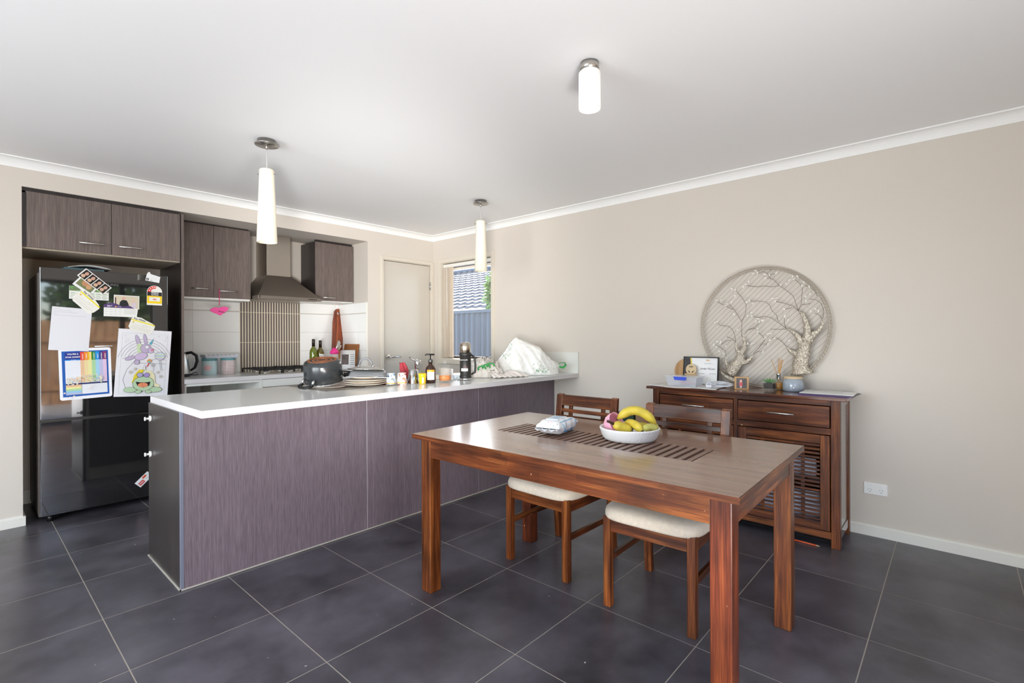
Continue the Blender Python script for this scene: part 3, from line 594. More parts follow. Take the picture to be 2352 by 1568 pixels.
obj('silicone_bead', MB().box(-3.03, -.002, ya-.006, ya, 0, .005).box(-3.03, -3.024, ya-.006, -1.17, 0, .005), mat('silicone', (188, 184, 172), .5), il, W_=True)
for z in (.783, .585): 
    obj('hook', MB().tube([(-3.024, -1.235, z), (-3.034, -1.235, z)], .016, 18).tube([(-3.034, -1.235, z), (-3.05, -1.235, z)], .006, 10).tube([(-3.05, -1.235, z), (-3.056, -1.235, z)], .011, 12), mat('gloss_white', (245, 245, 243), .2), il, W_=True)
it = empty('island_worktop', (-1.5, -1.6, .866)); tag(it, 'long pale grey worktop with white edge on the island bench', 'worktop')
box('slab', -3.012, -.001, -2.048, -1.165, .8665, .9, M_top, it); obj('edge_band', MB().box(-3.0135, -.001, -2.0495, -2.048, .866, .9).box(-3.0135, -3.012, -2.048, -1.165, .866, .9), M_topedge, it, W_=True)
up_ = box('wall_upstand', -.014, 0, -2.05, -1.165, .9005, 1.09, mat('upstand_white', (226, 226, 220), .25)); tag(up_, 'white splash upstand on the wall at the end of the island', 'upstand')

# island clutter -------------------------------------------------
pt = empty('saucepot', (-2.12, -1.454, .937), Matrix.Rotation(R(11), 3, Vector((cos(YAW), -sin(YAW), 0))).to_euler()); tag(pt, 'big black enamel cooking pot standing upside down with scorched base', 'pot')
M_enam = mat('speckled_black_enamel', (46, 49, 51), .2, spec=.7, vary=.2, vscale=140)
obj('body', MB().lathe([(.118, .006), (.121, .01), (.121, .12), (.112, .14), (.095, .15), (0, .15)], n=48), M_enam, pt)
obj('rim', MB().lathe([(.118, 0), (.123, 0), (.124, .006), (.119, .008)], n=48, close=False), M_chrome, pt)
M_scor = mat('scorched_copper', (150, 84, 44), .5, vary=.3, vscale=50)
for a, b in ((.078, .092), (.05, .062), (.026, .036)):
    obj('scorched_ring', MB().lathe([(a, .1502), (a, .1515), (b, .1515), (b, .1502)], n=48, close=False), M_scor, pt)
for s, nm in ((196, 'handle'), (12, 'handle')):
    a = R(s); d = Vector((cos(a), sin(a), 0)); e = Vector((-sin(a), cos(a), 0))
    P_ = [d*.12+e*.045+Vector((0, 0, .035)), d*.135+e*.045+Vector((0, 0, .015)), d*.165+e*.042+Vector((0, 0, .010)), d*.178+e*.02+Vector((0, 0, .008)), d*.178-e*.02+Vector((0, 0, .008)), d*.165-e*.042+Vector((0, 0, .010)), d*.135-e*.045+Vector((0, 0, .015)), d*.12-e*.045+Vector((0, 0, .035))]
    h_ = obj(nm, MB().tube(P_[1:-1], .0125, 10, flat_=.7), M_blk, pt)
    for e_ in (1, -1): obj('rivet', MB().tube([d*.118+e*.045*e_+Vector((0, 0, .04)), d*.128+e*.045*e_+Vector((0, 0, .036)), d*.14+e*.045*e_+Vector((0, 0, .016))], [.01, .009, .006], 10), M_chrome, h_)
dm = empty('drying_mat', (-1.95, -1.47, .9)); tag(dm, 'steel dish draining tray underneath the upturned pot and plates', 'tray')
obj('tray', MB().box(-.29, .3, -.245, .27, 0, .0035), mat('sink_steel', (168, 160, 152), .3, metal=.9), dm, bev=.0015)
q = MB()
for k in range(9): q.box(-.27+k*.065, -.26+k*.065, -.2, .25, .0035, .0055)
obj('ridge', q, M_satin, dm); tag(bpy.data.objects['ridge'], kind='stuff')
q = MB(); q.box(-.02, .3, -.243, -.2375, .0036, .008); obj('lip', q, M_satin, dm)
sp_ = empty('saucer', (-2.11, -1.5, .9035)); tag(sp_, 'cream plate trapped under the upturned pot', 'plate'); 
obj('plate', MB().lathe([(.06, 0), (.1, .002), (.118, .006), (.119, .008), (.09, .005), (0, .004)], n=40), mat('cream_plate', (226, 214, 198), .3), sp_)
M_plate = mat('cream_plate', (226, 214, 198), .3)
pz = .9045; plab = ['cream dinner plate at the bottom of the stack', 'second cream dinner plate up in the stack', 'third cream dinner plate up in the stack', 'cream bowl plate on top of the stack, carrying the pan']
for k in range(4):
    t = empty('dinner_plate', (-1.895+.004*k, -1.592+.003*(k % 2), pz)); tag(t, plab[k], 'plate', 'stacked cream plates on the island')
    r = .142 if k < 3 else .12
    obj('plate', MB().lathe([(r*.55, 0), (r*.6, 0), (r*.97, .014), (r, .0165), (r*.98, .018), (r*.6, .005), (0, .004)], n=48), M_plate, t)
    pz += .0135 if k < 2 else .02
pn = empty('grey_baking_pan', (-1.865, -1.585, .965)); tag(pn, 'dark grey square pan resting on the plate stack', 'pan')
q = MB(); q.hexa([(-.125, -.105, 0), (.125, -.105, 0), (.125, .105, 0), (-.125, .105, 0), (-.108, -.088, .042), (.108, -.088, .042), (.108, .088, .042), (-.108, .088, .042)])
obj('pan', q, mat('grey_nonstick', (112, 114, 116), .35, metal=.3), pn, rot=(R(0), R(2), R(-38)), bev=.014, seg=4)
obj('rolled_rim', MB().box(-.132, .132, -.112, .112, -.002, .004), mat('grey_nonstick_rim', (150, 152, 152), .3, metal=.6), pn, rot=(0, R(2), R(-38)), bev=.0018)
obj('handle', MB().tube([(-.075, .07, .02), (-.12, .105, .03), (-.16, .135, .03)], [.014, .012, .013], 10, flat_=1), M_blk, pn)
gl = empty('glass_lid', (-1.895, -1.6, 1.011)); tag(gl, 'domed glass saucepan lid with grey arch handle on the pan', 'lid')
obj('glass', MB().lathe([(.118, .002), (.108, .006), (.082, .016), (.045, .024), (0, .028)], n=48, close=False), mat('lid_glass', (186, 184, 176), .08, spec=1, coat=1, alpha=.62), gl, rot=(R(-2), R(4), 0), solid=.003, fix=False)
obj('rim', MB().lathe([(.117, 0), (.122, 0), (.122, .005), (.117, .006), (.117, 0)], n=48, close=False), M_chrome, gl, rot=(R(-2), R(4), 0))
c45, s45 = cos(YAW), -sin(YAW)
def along(t, z): return (t*c45, t*s45, z)
obj('handle', MB().tube([along(-.045, .028), along(-.036, .062), along(-.018, .075), along(.005, .077), along(.025, .068), along(.038, .05), along(.048, .026)], [.005, .007, .008, .008, .008, .007, .005], 10), mat('grey_rubber', (120, 120, 122), .4), gl)
for t_ in (-.047, .05): obj('boss', MB().lathe([(.01, .02), (.01, .03), (0, .033)], along(t_, 0), 12), M_chrome, gl)
tl = empty('folded_tea_towel', (-1.72, -1.56, .9042)); tag(tl, 'small red folded cloth peeping out beside the plates', 'cloth')
obj('cloth', MB().box(-.04, .025, -.035, .03, 0, .03), mat('red_cloth', (190, 26, 36), .8), tl, rot=(0, 0, R(30)), bev=.01, seg=3)

def splotch(name, base, cols, sc):
    m = bpy.data.materials.new(name); m.use_nodes = True; n = m.node_tree.nodes; l = m.node_tree.links; b = n['Principled BSDF']; b.inputs['Roughness'].default_value = .2
    tc = n.new('ShaderNodeTexCoord'); t = n.new('ShaderNodeTexNoise'); t.inputs['Scale'].default_value = sc; t.inputs['Detail'].default_value = 2; l.new(tc.outputs['Object'], t.inputs[0])
    rp = n.new('ShaderNodeValToRGB'); rp.color_ramp.interpolation = 'CONSTANT'; e = rp.color_ramp.elements; e[0].color = (*lin(cols[0]), 1); e[0].position = 0; e[1].position = .37; e[1].color = (*lin(base), 1)
    p = .58
    for c in cols[1:]: x = e.new(p); x.color = (*lin(c), 1); p += .05
    l.new(t.outputs[0], rp.inputs[0]); l.new(rp.outputs[0], b.inputs['Base Color']); return m
def cup(x, y, rb, rt_, h, m, label, name='cup', cat='cup', z=.9, group=None):
    t = empty(name, (x, y, z)); tag(t, label, cat, group)
    obj('shell', MB().lathe([(rb, 0), (rb, .003), (rt_, h-.006), (rt_*.9, h), (rt_*.5, h+.001), (0, h-.002)], n=32), m, t); return t
t = cup(-1.745, -1.672, .0345, .029, .083, splotch('blue_print_cup', (234, 240, 246), [(60, 110, 190), (120, 180, 230), (60, 70, 90), (230, 190, 60)], 45), 'upside-down childrens cup with blue cartoon print beside the plates', group='printed cups upside down on the island')
obj('stripe', MB().lathe([(.0345, .012), (.0342, .018)], n=32, close=False), flat((228, 190, 70)), t, solid=.0005, fix=False)
t = cup(-1.673, -1.70, .034, .029, .083, splotch('red_print_cup', (240, 236, 232), [(214, 60, 50), (236, 120, 90), (90, 90, 100), (236, 190, 70)], 45), 'upside-down childrens cup with red and orange print', group='printed cups upside down on the island')
obj('stripe', MB().lathe([(.034, .012), (.0337, .018)], n=32, close=False), flat((236, 186, 66)), t, solid=.0005, fix=False)
cup(-1.564, -1.682, .042, .029, .1, mat('mirror_cup', (196, 196, 196), .12, metal=1), 'shiny steel tumbler standing upside down between the cups', 'tumbler', 'tumbler')
yt = empty('yellow_medicine_cup', (-1.545, -1.766, .9)); tag(yt, 'small translucent yellow cup with white label before the tap', 'cup')
obj('shell', MB().lathe([(.022, 0), (.0235, .004), (.0265, .05), (.0275, .054), (.0275, .074), (.026, .075), (.024, .055)], n=28), mat('yellow_plastic', (246, 196, 30), .25, spec=.6), yt)
obj('label', MB().grid(lambda u, v: (.0262*cos(-2.35+u*.5), .0262*sin(-2.35+u*.5), .006+v*.042), 6, 2), M_paper, yt, fix=False)
sd = empty('soap_pump_bottle', (-1.464, -1.757, .9)); tag(sd, 'dark amber soap pump bottle with orange and white label', 'bottle')
M_amb = mat('dark_amber', (48, 24, 14), .08, spec=.7, coat=.4)
obj('bottle', MB().lathe([(.034, 0), (.037, .004), (.037, .1), (.03, .118), (.016, .13), (.014, .15)], n=32), M_amb, sd)
obj('label', MB().grid(lambda u, v: (.0376*cos(-2.95+u*1.5), .0376*sin(-2.95+u*1.5), .025+v*.07), 12, 2), flat((222, 228, 228)), sd, fix=False)
obj('label_band', MB().grid(lambda u, v: (.0379*cos(-2.95+u*1.5), .0379*sin(-2.95+u*1.5), .082+v*.015), 12, 2), flat((240, 160, 40)), sd, fix=False)
obj('pump_collar', MB().lathe([(.0165, .146), (.0165, .168), (.01, .172)], n=20), mat('grey_metal', (110, 108, 106), .35, metal=.8), sd)
obj('pump', MB().tube([(0, 0, .17), (0, 0, .2)], .0045, 8).tube([(.02, -.02, .205), (-.02, .018, .207), (-.03, .026, .2)], [.006, .006, .004], 8), M_blk, sd)
cj = empty('candle_jar', (-1.346, -1.777, .9)); tag(cj, 'glass jar candle with lid and orange wax on the island', 'candle')
obj('glass', MB().lathe([(.044, 0), (.046, .003), (.046, .108), (.043, .108), (.043, .012), (0, .012)], n=36), M_clear, cj)
obj('wax', MB().lathe([(.0425, .0125), (.0425, .05), (0, .05)], n=32), mat('orange_wax', (250, 146, 8), .3, spec=.5), cj)
obj('smoked_band', MB().lathe([(.0424, .051), (.0424, .104)], n=32, close=False), mat('wax_film', (240, 228, 212), .5, alpha=.3), cj, fix=False)
obj('lid', MB().lathe([(.044, .109), (.046, .113), (.03, .122), (.01, .126), (.009, .134), (.015, .142), (.012, .152), (0, .155)], n=28), M_clear, cj)
tp_ = empty('kitchen_tap', (-1.275, -1.36, .9)); tag(tp_, 'chrome kitchen mixer tap with lever at the sink', 'tap')
a_ = Vector((-1.45+1.30, 0, 0))
obj('body', MB().lathe([(.028, 0), (.028, .01), (.024, .012), (.024, .095), (.026, .1), (.026, .14), (.022, .146), (0, .147)], n=28), M_chrome, tp_)
obj('spout', MB().tube([(0, 0, .08), (.06, .06, .1), (.13, .13, .1), (.135, .135, .075)], [.013, .012, .011, .011], 12), M_chrome, tp_)
obj('lever', MB().tube([(0, 0, .143), (-.025, .02, .15), (-.052, .042, .172)], [.01, .007, .006], 10), M_satin, tp_)
nb = empty('red_net_scrubber', (-1.345, -1.31, .9)); tag(nb, 'pink red net bag draped beside the tap', 'scrubber')
rn = random.Random(4)
obj('net', MB().grid(lambda u, v: ((.05+.012*sin(u*25)+.01*sin(v*9+u*40))*(1-.55*v)*cos(2*pi*u)-.045*v, (.035+.01*sin(u*33))*(1-.5*v)*sin(2*pi*u), .004+v*.125+.004*sin(u*50)), 60, 10, wrap=True), mat('red_net', (206, 72, 84), .6, alpha=.8), nb, fix=False, solid=.001)
sn = empty('sink', (-1.0, -1.36, .9)); tag(sn, 'stainless inset sink beyond the clutter on the island', 'sink')
obj('sink_rim', MB().box(-.4, .5, -.19, -.17, 0, .003).box(-.4, .5, .15, .17, 0, .003).box(-.4, -.38, -.19, .17, 0, .003).box(.48, .5, -.19, .17, 0, .003).box(-.38, .48, -.17, .15, 0, .0015), M_steel, sn)
wb = empty('small_white_box', (-1.21, -1.66, .9)); tag(wb, 'small white carton standing behind the jar candle', 'box')
obj('carton', MB().box(-.025, .035, -.02, .02, 0, .085), M_paper, wb, rot=(0, 0, R(-40)), bev=.001)
cl = empty('hair_clip', (-1.24, -1.78, .9)); tag(cl, 'small metal chain and clip lying between candle and flask', 'clip')
obj('clip', MB().tube([(-.03, .02, .003), (0, .005, .004), (.01, 0, .03), (.012, 0, .004), (.05, -.02, .003)], .002, 6), M_satin, cl)
wp = empty('white_packet', (-1.13, -1.62, .9)); tag(wp, 'pale blue white packet lying behind the black flask', 'packet'); obj('packet', MB().box(-.07, .07, -.03, .03, 0, .03), mat('pale_blue_card', (214, 228, 236), .5), wp, rot=(0, 0, R(-42)), bev=.003)

th = empty('vacuum_flask', (-1.151, -1.789, .9)); tag(th, 'tall black vacuum flask with steel cup lid and side handle', 'flask')
obj('base_ring', MB().lathe([(.041, 0), (.043, .002), (.043, .018), (.041, .02)], n=36), M_chrome, th)
obj('body', MB().lathe([(.044, .019), (.0455, .022), (.0455, .034), (.043, .038), (.043, .185), (.047, .19), (.047, .208), (.042, .212)], n=40), mat('satin_black', (42, 40, 38), .4), th)
obj('cup_lid', MB().lathe([(.041, .212), (.0425, .214), (.0425, .258), (.038, .28), (.028, .29), (0, .291)], n=40), mat('flask_steel', (206, 194, 176), .18, metal=1), th)
hd2 = Vector((cos(-YAW), sin(-YAW), 0))
obj('handle', MB().tube([hd2*.044+Vector((0, 0, .195)), hd2*.07+Vector((0, 0, .175)), hd2*.076+Vector((0, 0, .11)), hd2*.072+Vector((0, 0, .06)), hd2*.045+Vector((0, 0, .045))], [.007, .008, .008, .008, .006], 8), M_blk, th)
vd = Vector((sin(YAW), cos(YAW), 0)); ra = -YAW
lb_ = obj('label', MB().grid(lambda u, v: (.0436*cos(-pi/2-.72+u*1.25+ra), .0436*sin(-pi/2-.72+u*1.25+ra), .072+v*.022), 10, 2), flat((224, 224, 222)), th, fix=False)
text('thermocafe', .0125, th, (-vd.x*.0445-hd2.x*.008, -vd.y*.0445-hd2.y*.008, .158), flat((190, 190, 188)), rot=(R(90), 0, -YAW), bold=.0003)
text('STAINLESS', .008, th, (-vd.x*.0445+hd2.x*.003, -vd.y*.0445+hd2.y*.003, .103), flat((170, 90, 90)), rot=(R(90), 0, -YAW))

# ------------------------------------------------------------------ fridge and what hangs on it
fg = empty('refrigerator', (-3.02, .25, 0)); tag(fg, 'tall black steel fridge freezer covered in papers and magnets', 'refrigerator')
box('body', -3.385, -2.66, .003, .585, .03, 1.675, M_fridges, fg, bev=.004)
FX0, FX1 = -3.381, -2.662
def door_(z0, z1, nm):
    q = MB(); r = .012; P_ = [(FX0, 0.0), (FX0, -.058), (FX0+.003, -.061), (FX1-.003, -.061), (FX1, -.058), (FX1, 0)]
    q.prism(P_, z0, z1); return obj(nm, q, M_fridge, fg, W_=True, bev=.002)
d_up = door_(.688, 1.708, 'upper_door'); d_lo = door_(.045, .672, 'lower_door')
box('door_gap_strip', FX0+.004, FX1-.004, -.045, .0, .672, .688, M_blk, fg)
box('hinge_cover', -3.375, -3.28, -.04, .06, 1.675, 1.7, M_blk, fg, bev=.004)
for x in (-3.33, -2.72): obj('foot', MB().tube([(x, -.02, 0), (x, -.02, .045)], .018, 12), M_blk, fg, W_=True)
text('SAMSUNG', .019, fg, (-3.026+3.02, -.0615-.25, 1.6165), flat((130, 130, 132)), rot=(R(90), 0, 0), sx=1.45, name='lettering')

LY = .00012
def sheet(name, label, cat, c, w, h, ang, elems, layer=0, base=(240, 240, 238), round_=0, thick=.0006, curl=0, y0=-.0613, group=None, textfn=None):
    """flat sheet on the fridge door: local x right, y up, z towards the room"""
    t = empty(name, (c[0], y0-layer*.0012, c[1]), (R(90), -R(ang), 0)); tag(t, label, cat, group)
    if round_:
        P_ = []
        for (sx, sy, a0) in ((1, 1, 0), (-1, 1, 90), (-1, -1, 180), (1, -1, 270)):
            for k in range(6): a = R(a0+k*18); P_.append((sx*(w/2-round_)+round_*cos(a), sy*(h/2-round_)+round_*sin(a)))
    else: P_ = [(-w/2, -h/2), (w/2, -h/2), (w/2, h/2), (-w/2, h/2)]
    if isinstance(elems, tuple): P_ = elems[1]; elems = elems[0]
    obj('sheet', MB().prism(P_, 0, thick), flat(base), t)
    q = MB(); ms = []; lv = 0
    for e in elems:
        lv += 1; z = thick+LY*lv
        if e[0] == 'text': continue
        colr = flat(e[-1])
        if colr not in ms: ms.append(colr)
        mi = ms.index(colr)
        if e[0] == 'r': q.add([(e[1], e[2], z), (e[3], e[2], z), (e[3], e[4], z), (e[1], e[4], z)], [(0, 1, 2, 3)], mi)
        elif e[0] == 'p': q.add([(a, b, z) for a, b in e[1]], [tuple(range(len(e[1])))], mi)
        elif e[0] == 'c': q.add([(e[1]+e[3]*cos(2*pi*k/16), e[2]+(e[4] if len(e) > 5 else e[3])*sin(2*pi*k/16), z) for k in range(16)], [tuple(range(16))], mi)
        elif e[0] == 'l':
            pts = e[1]; wd = e[2]/2; L_ = []; R_ = []
            for k, (a, b) in enumerate(pts):
                p0 = pts[max(k-1, 0)]; p1 = pts[min(k+1, len(pts)-1)]; d = Vector((p1[0]-p0[0], p1[1]-p0[1])); d = d.normalized() if d.length else Vector((1, 0)); n_2 = Vector((-d.y, d.x))*wd
                L_.append((a+n_2.x, b+n_2.y, z)); R_.append((a-n_2.x, b-n_2.y, z))
            k = len(pts); q.add(L_+R_, [(k+i, k+i+1, i+1, i) for i in range(k-1)], mi)
    if q.v: obj('print', q, ms, t, fix=False)
    lv = len(elems)+1
    for e in elems:
        if e[0] == 'text': text(e[1], e[4], t, (e[2], e[3], thick+LY*lv), flat(e[5]), rot=(0, 0, R(e[6]) if len(e) > 6 else 0), bold=e[7] if len(e) > 7 else 0, ext=.00005)
    return t
G_ = (150, 150, 152)
# paper list
el = [('l', [(-.095, .135-.011*k), (-.095+[.035, .09, .13, .02, .17][k], .135-.011*k+.001)], .0012, (170, 170, 176)) for k in range(5)]
sheet('plain_note', 'plain white note page with faint handwriting on the fridge door', 'paper', (-3.227, 1.296), .208, .294, -4, el, 2, (226, 226, 232))
# star chart
w_, h_ = .28, .352; x0, x1 = -.108, .108+.006; cols = [(232, 66, 50), (240, 140, 34), (240, 196, 30), (30, 136, 60), (30, 150, 226), (52, 60, 140), (140, 50, 110)]
el = [('r', -.124, -.155, .124, .158, (20, 90, 176)), ('r', x0, -.142, x1, .15, (0, 140, 226)), ('r', x0, .1, -.028, .15, (34, 50, 140)), ('r', x0, -.142, x1, .093, (232, 234, 240))]
cw = (x1+.028)/7; pale = [(232, 190, 150), (236, 214, 160), (234, 228, 160), (172, 214, 160), (160, 208, 234), (190, 190, 226), (226, 196, 226)]
for k in range(7):
    a = -.028+k*cw; el.append(('r', a, .093, a+cw, .15, cols[k])); el.append(('r', a, -.06, a+cw, .093, pale[k]))
for k in range(15): el.append(('r', x0, .085-k*.0145, x1, .0855-k*.0145, (196, 198, 206)))
el.append(('r', x0, -.074, x1, -.064, (28, 38, 96)))
for k, c in enumerate([(232, 190, 150), (234, 228, 160), (172, 214, 160), (150, 200, 234), (180, 190, 220)]): el.append(('r', x0, -.142+.0134*(4-k), -.028, -.142+.0134*(5-k), c))
rn = random.Random(5)
for k in range(72):
    a = rn.uniform(-.105, .085); b = -.055+rn.uniform(-.02, .03)+(.02*(1-abs(a-.03)/.1) if abs(a-.03) < .1 else 0); el.append(('c', a, b, .0052, (246, 242, 226))); el.append(('c', a, b, .0026, rn.choice([(220, 90, 50), (90, 130, 60), (60, 70, 90), (236, 190, 50), (200, 60, 60)])))
for a, b in ((-.118, -.125), (-.1, -.158), (-.07, -.152), (.005, -.105), (.02, -.09)): el.append(('c', a, b, .0055, (248, 246, 240))); el.append(('c', a, b, .0025, (210, 100, 70)))
el += [('text', "YOU'RE A", -.069, .137, .0135, (245, 245, 250), 0, .0004), ('text', 'STAR CHART', -.069, .117, .013, (245, 245, 250), 0, .0004), ('text', 'TO DO', -.068, .0965, .009, (245, 245, 250))]
for k, s_ in enumerate(['MONDAY', 'TUESDAY', 'WEDNESDAY', 'THURSDAY', 'FRIDAY', 'SATURDAY', 'SUNDAY']): el.append(('text', s_, -.028+(k+.5)*cw, .12, .0088, (250, 245, 235), 90, .0002))
sheet('reward_chart', 'childrens rainbow star chart board with white border and tiny stickers', 'chart', (-3.147, .989), w_, h_, 1.5, el, 0, (242, 243, 248), .014, .002)
obj('marker_pen', MB().tube([(-3.1, -.066, 1.176), (-3.0, -.066, 1.178)], .004, 8), M_paper, None)
tag(bpy.data.objects['marker_pen'], 'white marker pen clipped along the top of the star chart', 'pen')
# colouring page
w_, h_ = .328, .495; K = (60, 58, 60); el = []
sx_, sy_ = w_/1.0, h_/1.0
def U(x, y): return ((x-.5)*w_, (.5-y)*h_)   # page fractions, y down
def LN(pts, wd=.0016, c=K): return ('l', [U(*p) for p in pts], wd, c)
def PG(pts, c): return ('p', [U(*p) for p in pts], c)
def ell(cx, cy, rx, ry, a0=0, a1=360, n=20, rot=0):
    o_ = []
    for k in range(n+1 if a1-a0 < 360 else n):
        a = R(a0+(a1-a0)*k/n); x = rx*cos(a); y = ry*sin(a); q = R(rot); o_.append((cx+x*cos(q)-y*sin(q), cy+x*sin(q)+y*cos(q)))
    return o_
el += [LN([(.08, .06), (.93, .06), (.93, .95), (.08, .95), (.08, .06)], .001, G_)]
for k in range(5): el.append(LN([(x, y) for x, y in ell(.52, .48, .5-.055*k, .34-.04*k, 190+k*3, 350-k*3, 24)], .0016))
el += [LN([(.1, .44), (.2, .42), (.3, .44)]), LN([(.35, .5), (.93, .51)]), LN([(.35, .45), (.2, .6), (.14, .75), (.2, .88)]), LN([(.62, .46), (.75, .43), (.92, .45)])]
LIL = (196, 180, 210); LIL2 = (210, 190, 222)
el += [PG(ell(.37, .18, .035, .11, rot=-28), LIL), LN(ell(.37, .18, .035, .11, rot=-28, a1=359)), PG(ell(.5, .15, .03, .09, rot=-18), LIL), LN(ell(.5, .15, .03, .09, rot=-18, a1=359)),
       PG([(.4, .2), (.33, .24), (.38, .25), (.33, .29), (.38, .3), (.35, .34), (.45, .36), (.47, .25)], (204, 222, 180)),
       PG(ell(.52, .28, .1, .07), LIL), LN(ell(.52, .28, .1, .07, a1=359)), PG(ell(.62, .31, .055, .04), LIL2), LN(ell(.62, .31, .055, .04, a1=359)), PG(ell(.54, .26, .035, .022), (240, 240, 240)), LN(ell(.54, .26, .035, .022, a1=359), .001), PG(ell(.64, .3, .022, .016), (232, 120, 120)),
       PG([(.575, .21), (.62, .22), (.66, .12)], (90, 180, 200)), LN([(.575, .21), (.62, .22), (.66, .12), (.575, .21)], .001),
       PG(ell(.44, .4, .12, .055, rot=-12), LIL2), LN(ell(.44, .4, .12, .055, rot=-12, a1=359)), PG(ell(.24, .43, .09, .028, rot=-14), LIL), LN(ell(.24, .43, .09, .028, rot=-14, a1=359)), PG(ell(.37, .49, .05, .035), LIL), LN(ell(.37, .49, .05, .035, a1=359))]
el += [PG(ell(.8, .39, .1, .06), (214, 220, 236))]
for k, c in enumerate([(222, 232, 160), (150, 196, 222), (222, 232, 160), (226, 190, 222)]): el.append(PG([(.715, .365+k*.02), (.885, .36+k*.02), (.885, .37+k*.02), (.715, .375+k*.02)], c))
el += [LN(ell(.8, .39, .1, .06, a1=359)), LN([(.79, .45), (.83, .6)]), LN([(.82, .45), (.86, .6)]), LN([(.82, .62), (.84, .59), (.86, .62), (.9, .59)], .0014, (110, 150, 120)),
       PG(ell(.6, .47, .045, .03), (236, 160, 80)), PG(ell(.6, .48, .03, .015), (110, 190, 200)), LN([(.6, .5), (.565, .555)], .006, (214, 60, 80)), LN(ell(.68, .53, .035, .022, a1=359)), LN(ell(.68, .53, .018, .011, a1=359)), LN([(.685, .55), (.7, .62)])]
GR = (190, 216, 180); YE = (236, 214, 60)
el += [PG([(.3, .8), (.34, .68), (.42, .6), (.52, .6), (.36, .8)], YE), PG([(.52, .6), (.66, .62), (.72, .68), (.74, .8), (.84, .84), (.8, .88), (.68, .82)], (236, 230, 190)),
       PG(ell(.28, .9, .12, .04), GR), LN(ell(.28, .9, .12, .04, a1=359)), PG(ell(.74, .9, .14, .04), GR), LN(ell(.74, .9, .14, .04, a1=359)), PG(ell(.52, .81, .2, .11), GR), LN(ell(.52, .81, .2, .11, a1=359), .0022),
       PG(ell(.43, .93, .06, .025), GR), LN(ell(.43, .93, .06, .025, a1=359)), PG(ell(.62, .93, .06, .025), GR), LN(ell(.62, .93, .06, .025, a1=359)),
       PG([(.37, .78), (.46, .79), (.56, .79), (.65, .78), (.63, .84), (.52, .87), (.41, .84)], (40, 32, 34)), PG(ell(.51, .83, .095, .035), (240, 150, 110)), LN([(.5, .8), (.51, .86)], .001),
       PG(ell(.44, .68, .055, .035), (180, 176, 214)), LN(ell(.44, .68, .055, .035, a1=359), .002), PG(ell(.57, .68, .055, .035), (168, 150, 210)), LN(ell(.57, .68, .055, .035, a1=359), .002),
       PG([(.48, .6), (.54, .6), (.515, .52)], (238, 238, 238)), LN([(.48, .6), (.54, .6), (.515, .52), (.48, .6)])]
for fx, fy in ((.27, .64), (.84, .7), (.35, .59), (.78, .64)):
    for k in range(5): el.append(LN(ell(fx+.022*cos(k*1.256), fy+.015*sin(k*1.256), .014, .01, a1=359), .0009))
    el.append(PG(ell(fx, fy, .009, .006), (236, 200, 110)))
for x, y, r in ((.17, .16, .03), (.13, .1, .015), (.9, .1, .022), (.88, .15, .012), (.75, .09, .014), (.14, .19, .012)): el.append(LN(ell(x, y, r, r*.66, a1=359), .0009, G_))
sheet('colouring_page', 'childs colouring page of a lilac rabbit and a laughing green frog', 'paper', (-2.817, 1.047), w_, h_, -3.6, el, 1, (236, 235, 240))
# calendars and cards
el = [('r', -.106, .012, .106, .046, (110, 128, 92)), ('r', -.05, .014, .02, .045, (206, 196, 176)), ('r', .04, .012, .106, .04, (86, 96, 78))]
for k in range(3): el.append(('r', -.104, .008-.018*k, .104, .0105-.018*k, (140, 196, 90)))
for i in range(6):
    for j in range(3): el.append(('r', -.1+i*.034, -.004-j*.016, -.075+i*.034, -.001-j*.016, G_))
el += [('text', 'C', -.092, .032, .018, (90, 220, 90), 0, .0006), ('text', '2019', .07, .034, .009, (130, 220, 90)), ('text', '9967 4231', .065, .019, .012, (150, 220, 90), 0, .0003)]
sheet('magnet_calendar', 'green and white magnetic calendar under the photo strip', 'calendar', (-3.127, 1.549), .214, .09, -1, el, 0, (240, 240, 238))
ph = []
for k in range(4):
    a = -.09+k*.045+.0225; ph += [('r', a-.02, -.031, a+.02, .031, (26, 22, 24)), ('c', a+.002, .01, .011, .013, (206, 160, 140)), ('c', a-.004, -.014, .012, .012, (216, 178, 150)), ('r', a-.012, -.031, a+.012, -.024, (90, 80, 74))]
sheet('photo_strip', 'strip of four booth photographs stuck diagonally on the fridge', 'photograph', (-3.098, 1.632), .19, .072, -42, ph, 2, (238, 236, 232))
sheet('square_photo', 'white bordered photograph half under the booth strip', 'photograph', (-3.14, 1.61), .12, .1, -38, [('r', -.05, -.035, .05, .04, (120, 128, 84)), ('c', -.01, 0, .02, .02, (196, 140, 104)), ('c', .02, -.01, .016, .016, (206, 160, 120)), ('r', -.045, .01, -.02, .035, (70, 84, 60))], 1, (236, 238, 240))
def ycard(c, ang, lay, lb, w=.155, h=.098):
    P_ = [(-w/2, -h/2+.02), (-w/2+.02, -h/2), (w/2-.012, -h/2), (w/2, -h/2+.03), (w/2, h/2-.028), (w/2-.02, h/2-.012), (.01, h/2-.002), (-.02, h/2+.008), (-w/2+.012, h/2+.004), (-w/2, h/2-.012)]
    e = [('r', -w/2+.002, h/2-.026, w/2-.004, h/2-.018, (240, 226, 30)), ('r', -w/2+.012, -.02, w/2-.014, -.019, G_), ('r', -w/2+.012, -.005, w/2-.05, -.0042, G_), ('r', -w/2+.012, -.032, w/2-.03, -.031, G_), ('c', -w/2+.018, .012, .006, (226, 190, 90)), ('r', 0, .006, .05, .007, G_),
         ('text', 'Ray White', -.028, h/2-.009, .017, (70, 72, 76), 0, .0003)]
    sheet('magnet_card', lb, 'magnet', c, w, h, ang, (e, P_), lay, (238, 236, 228), group='yellow striped business magnets')
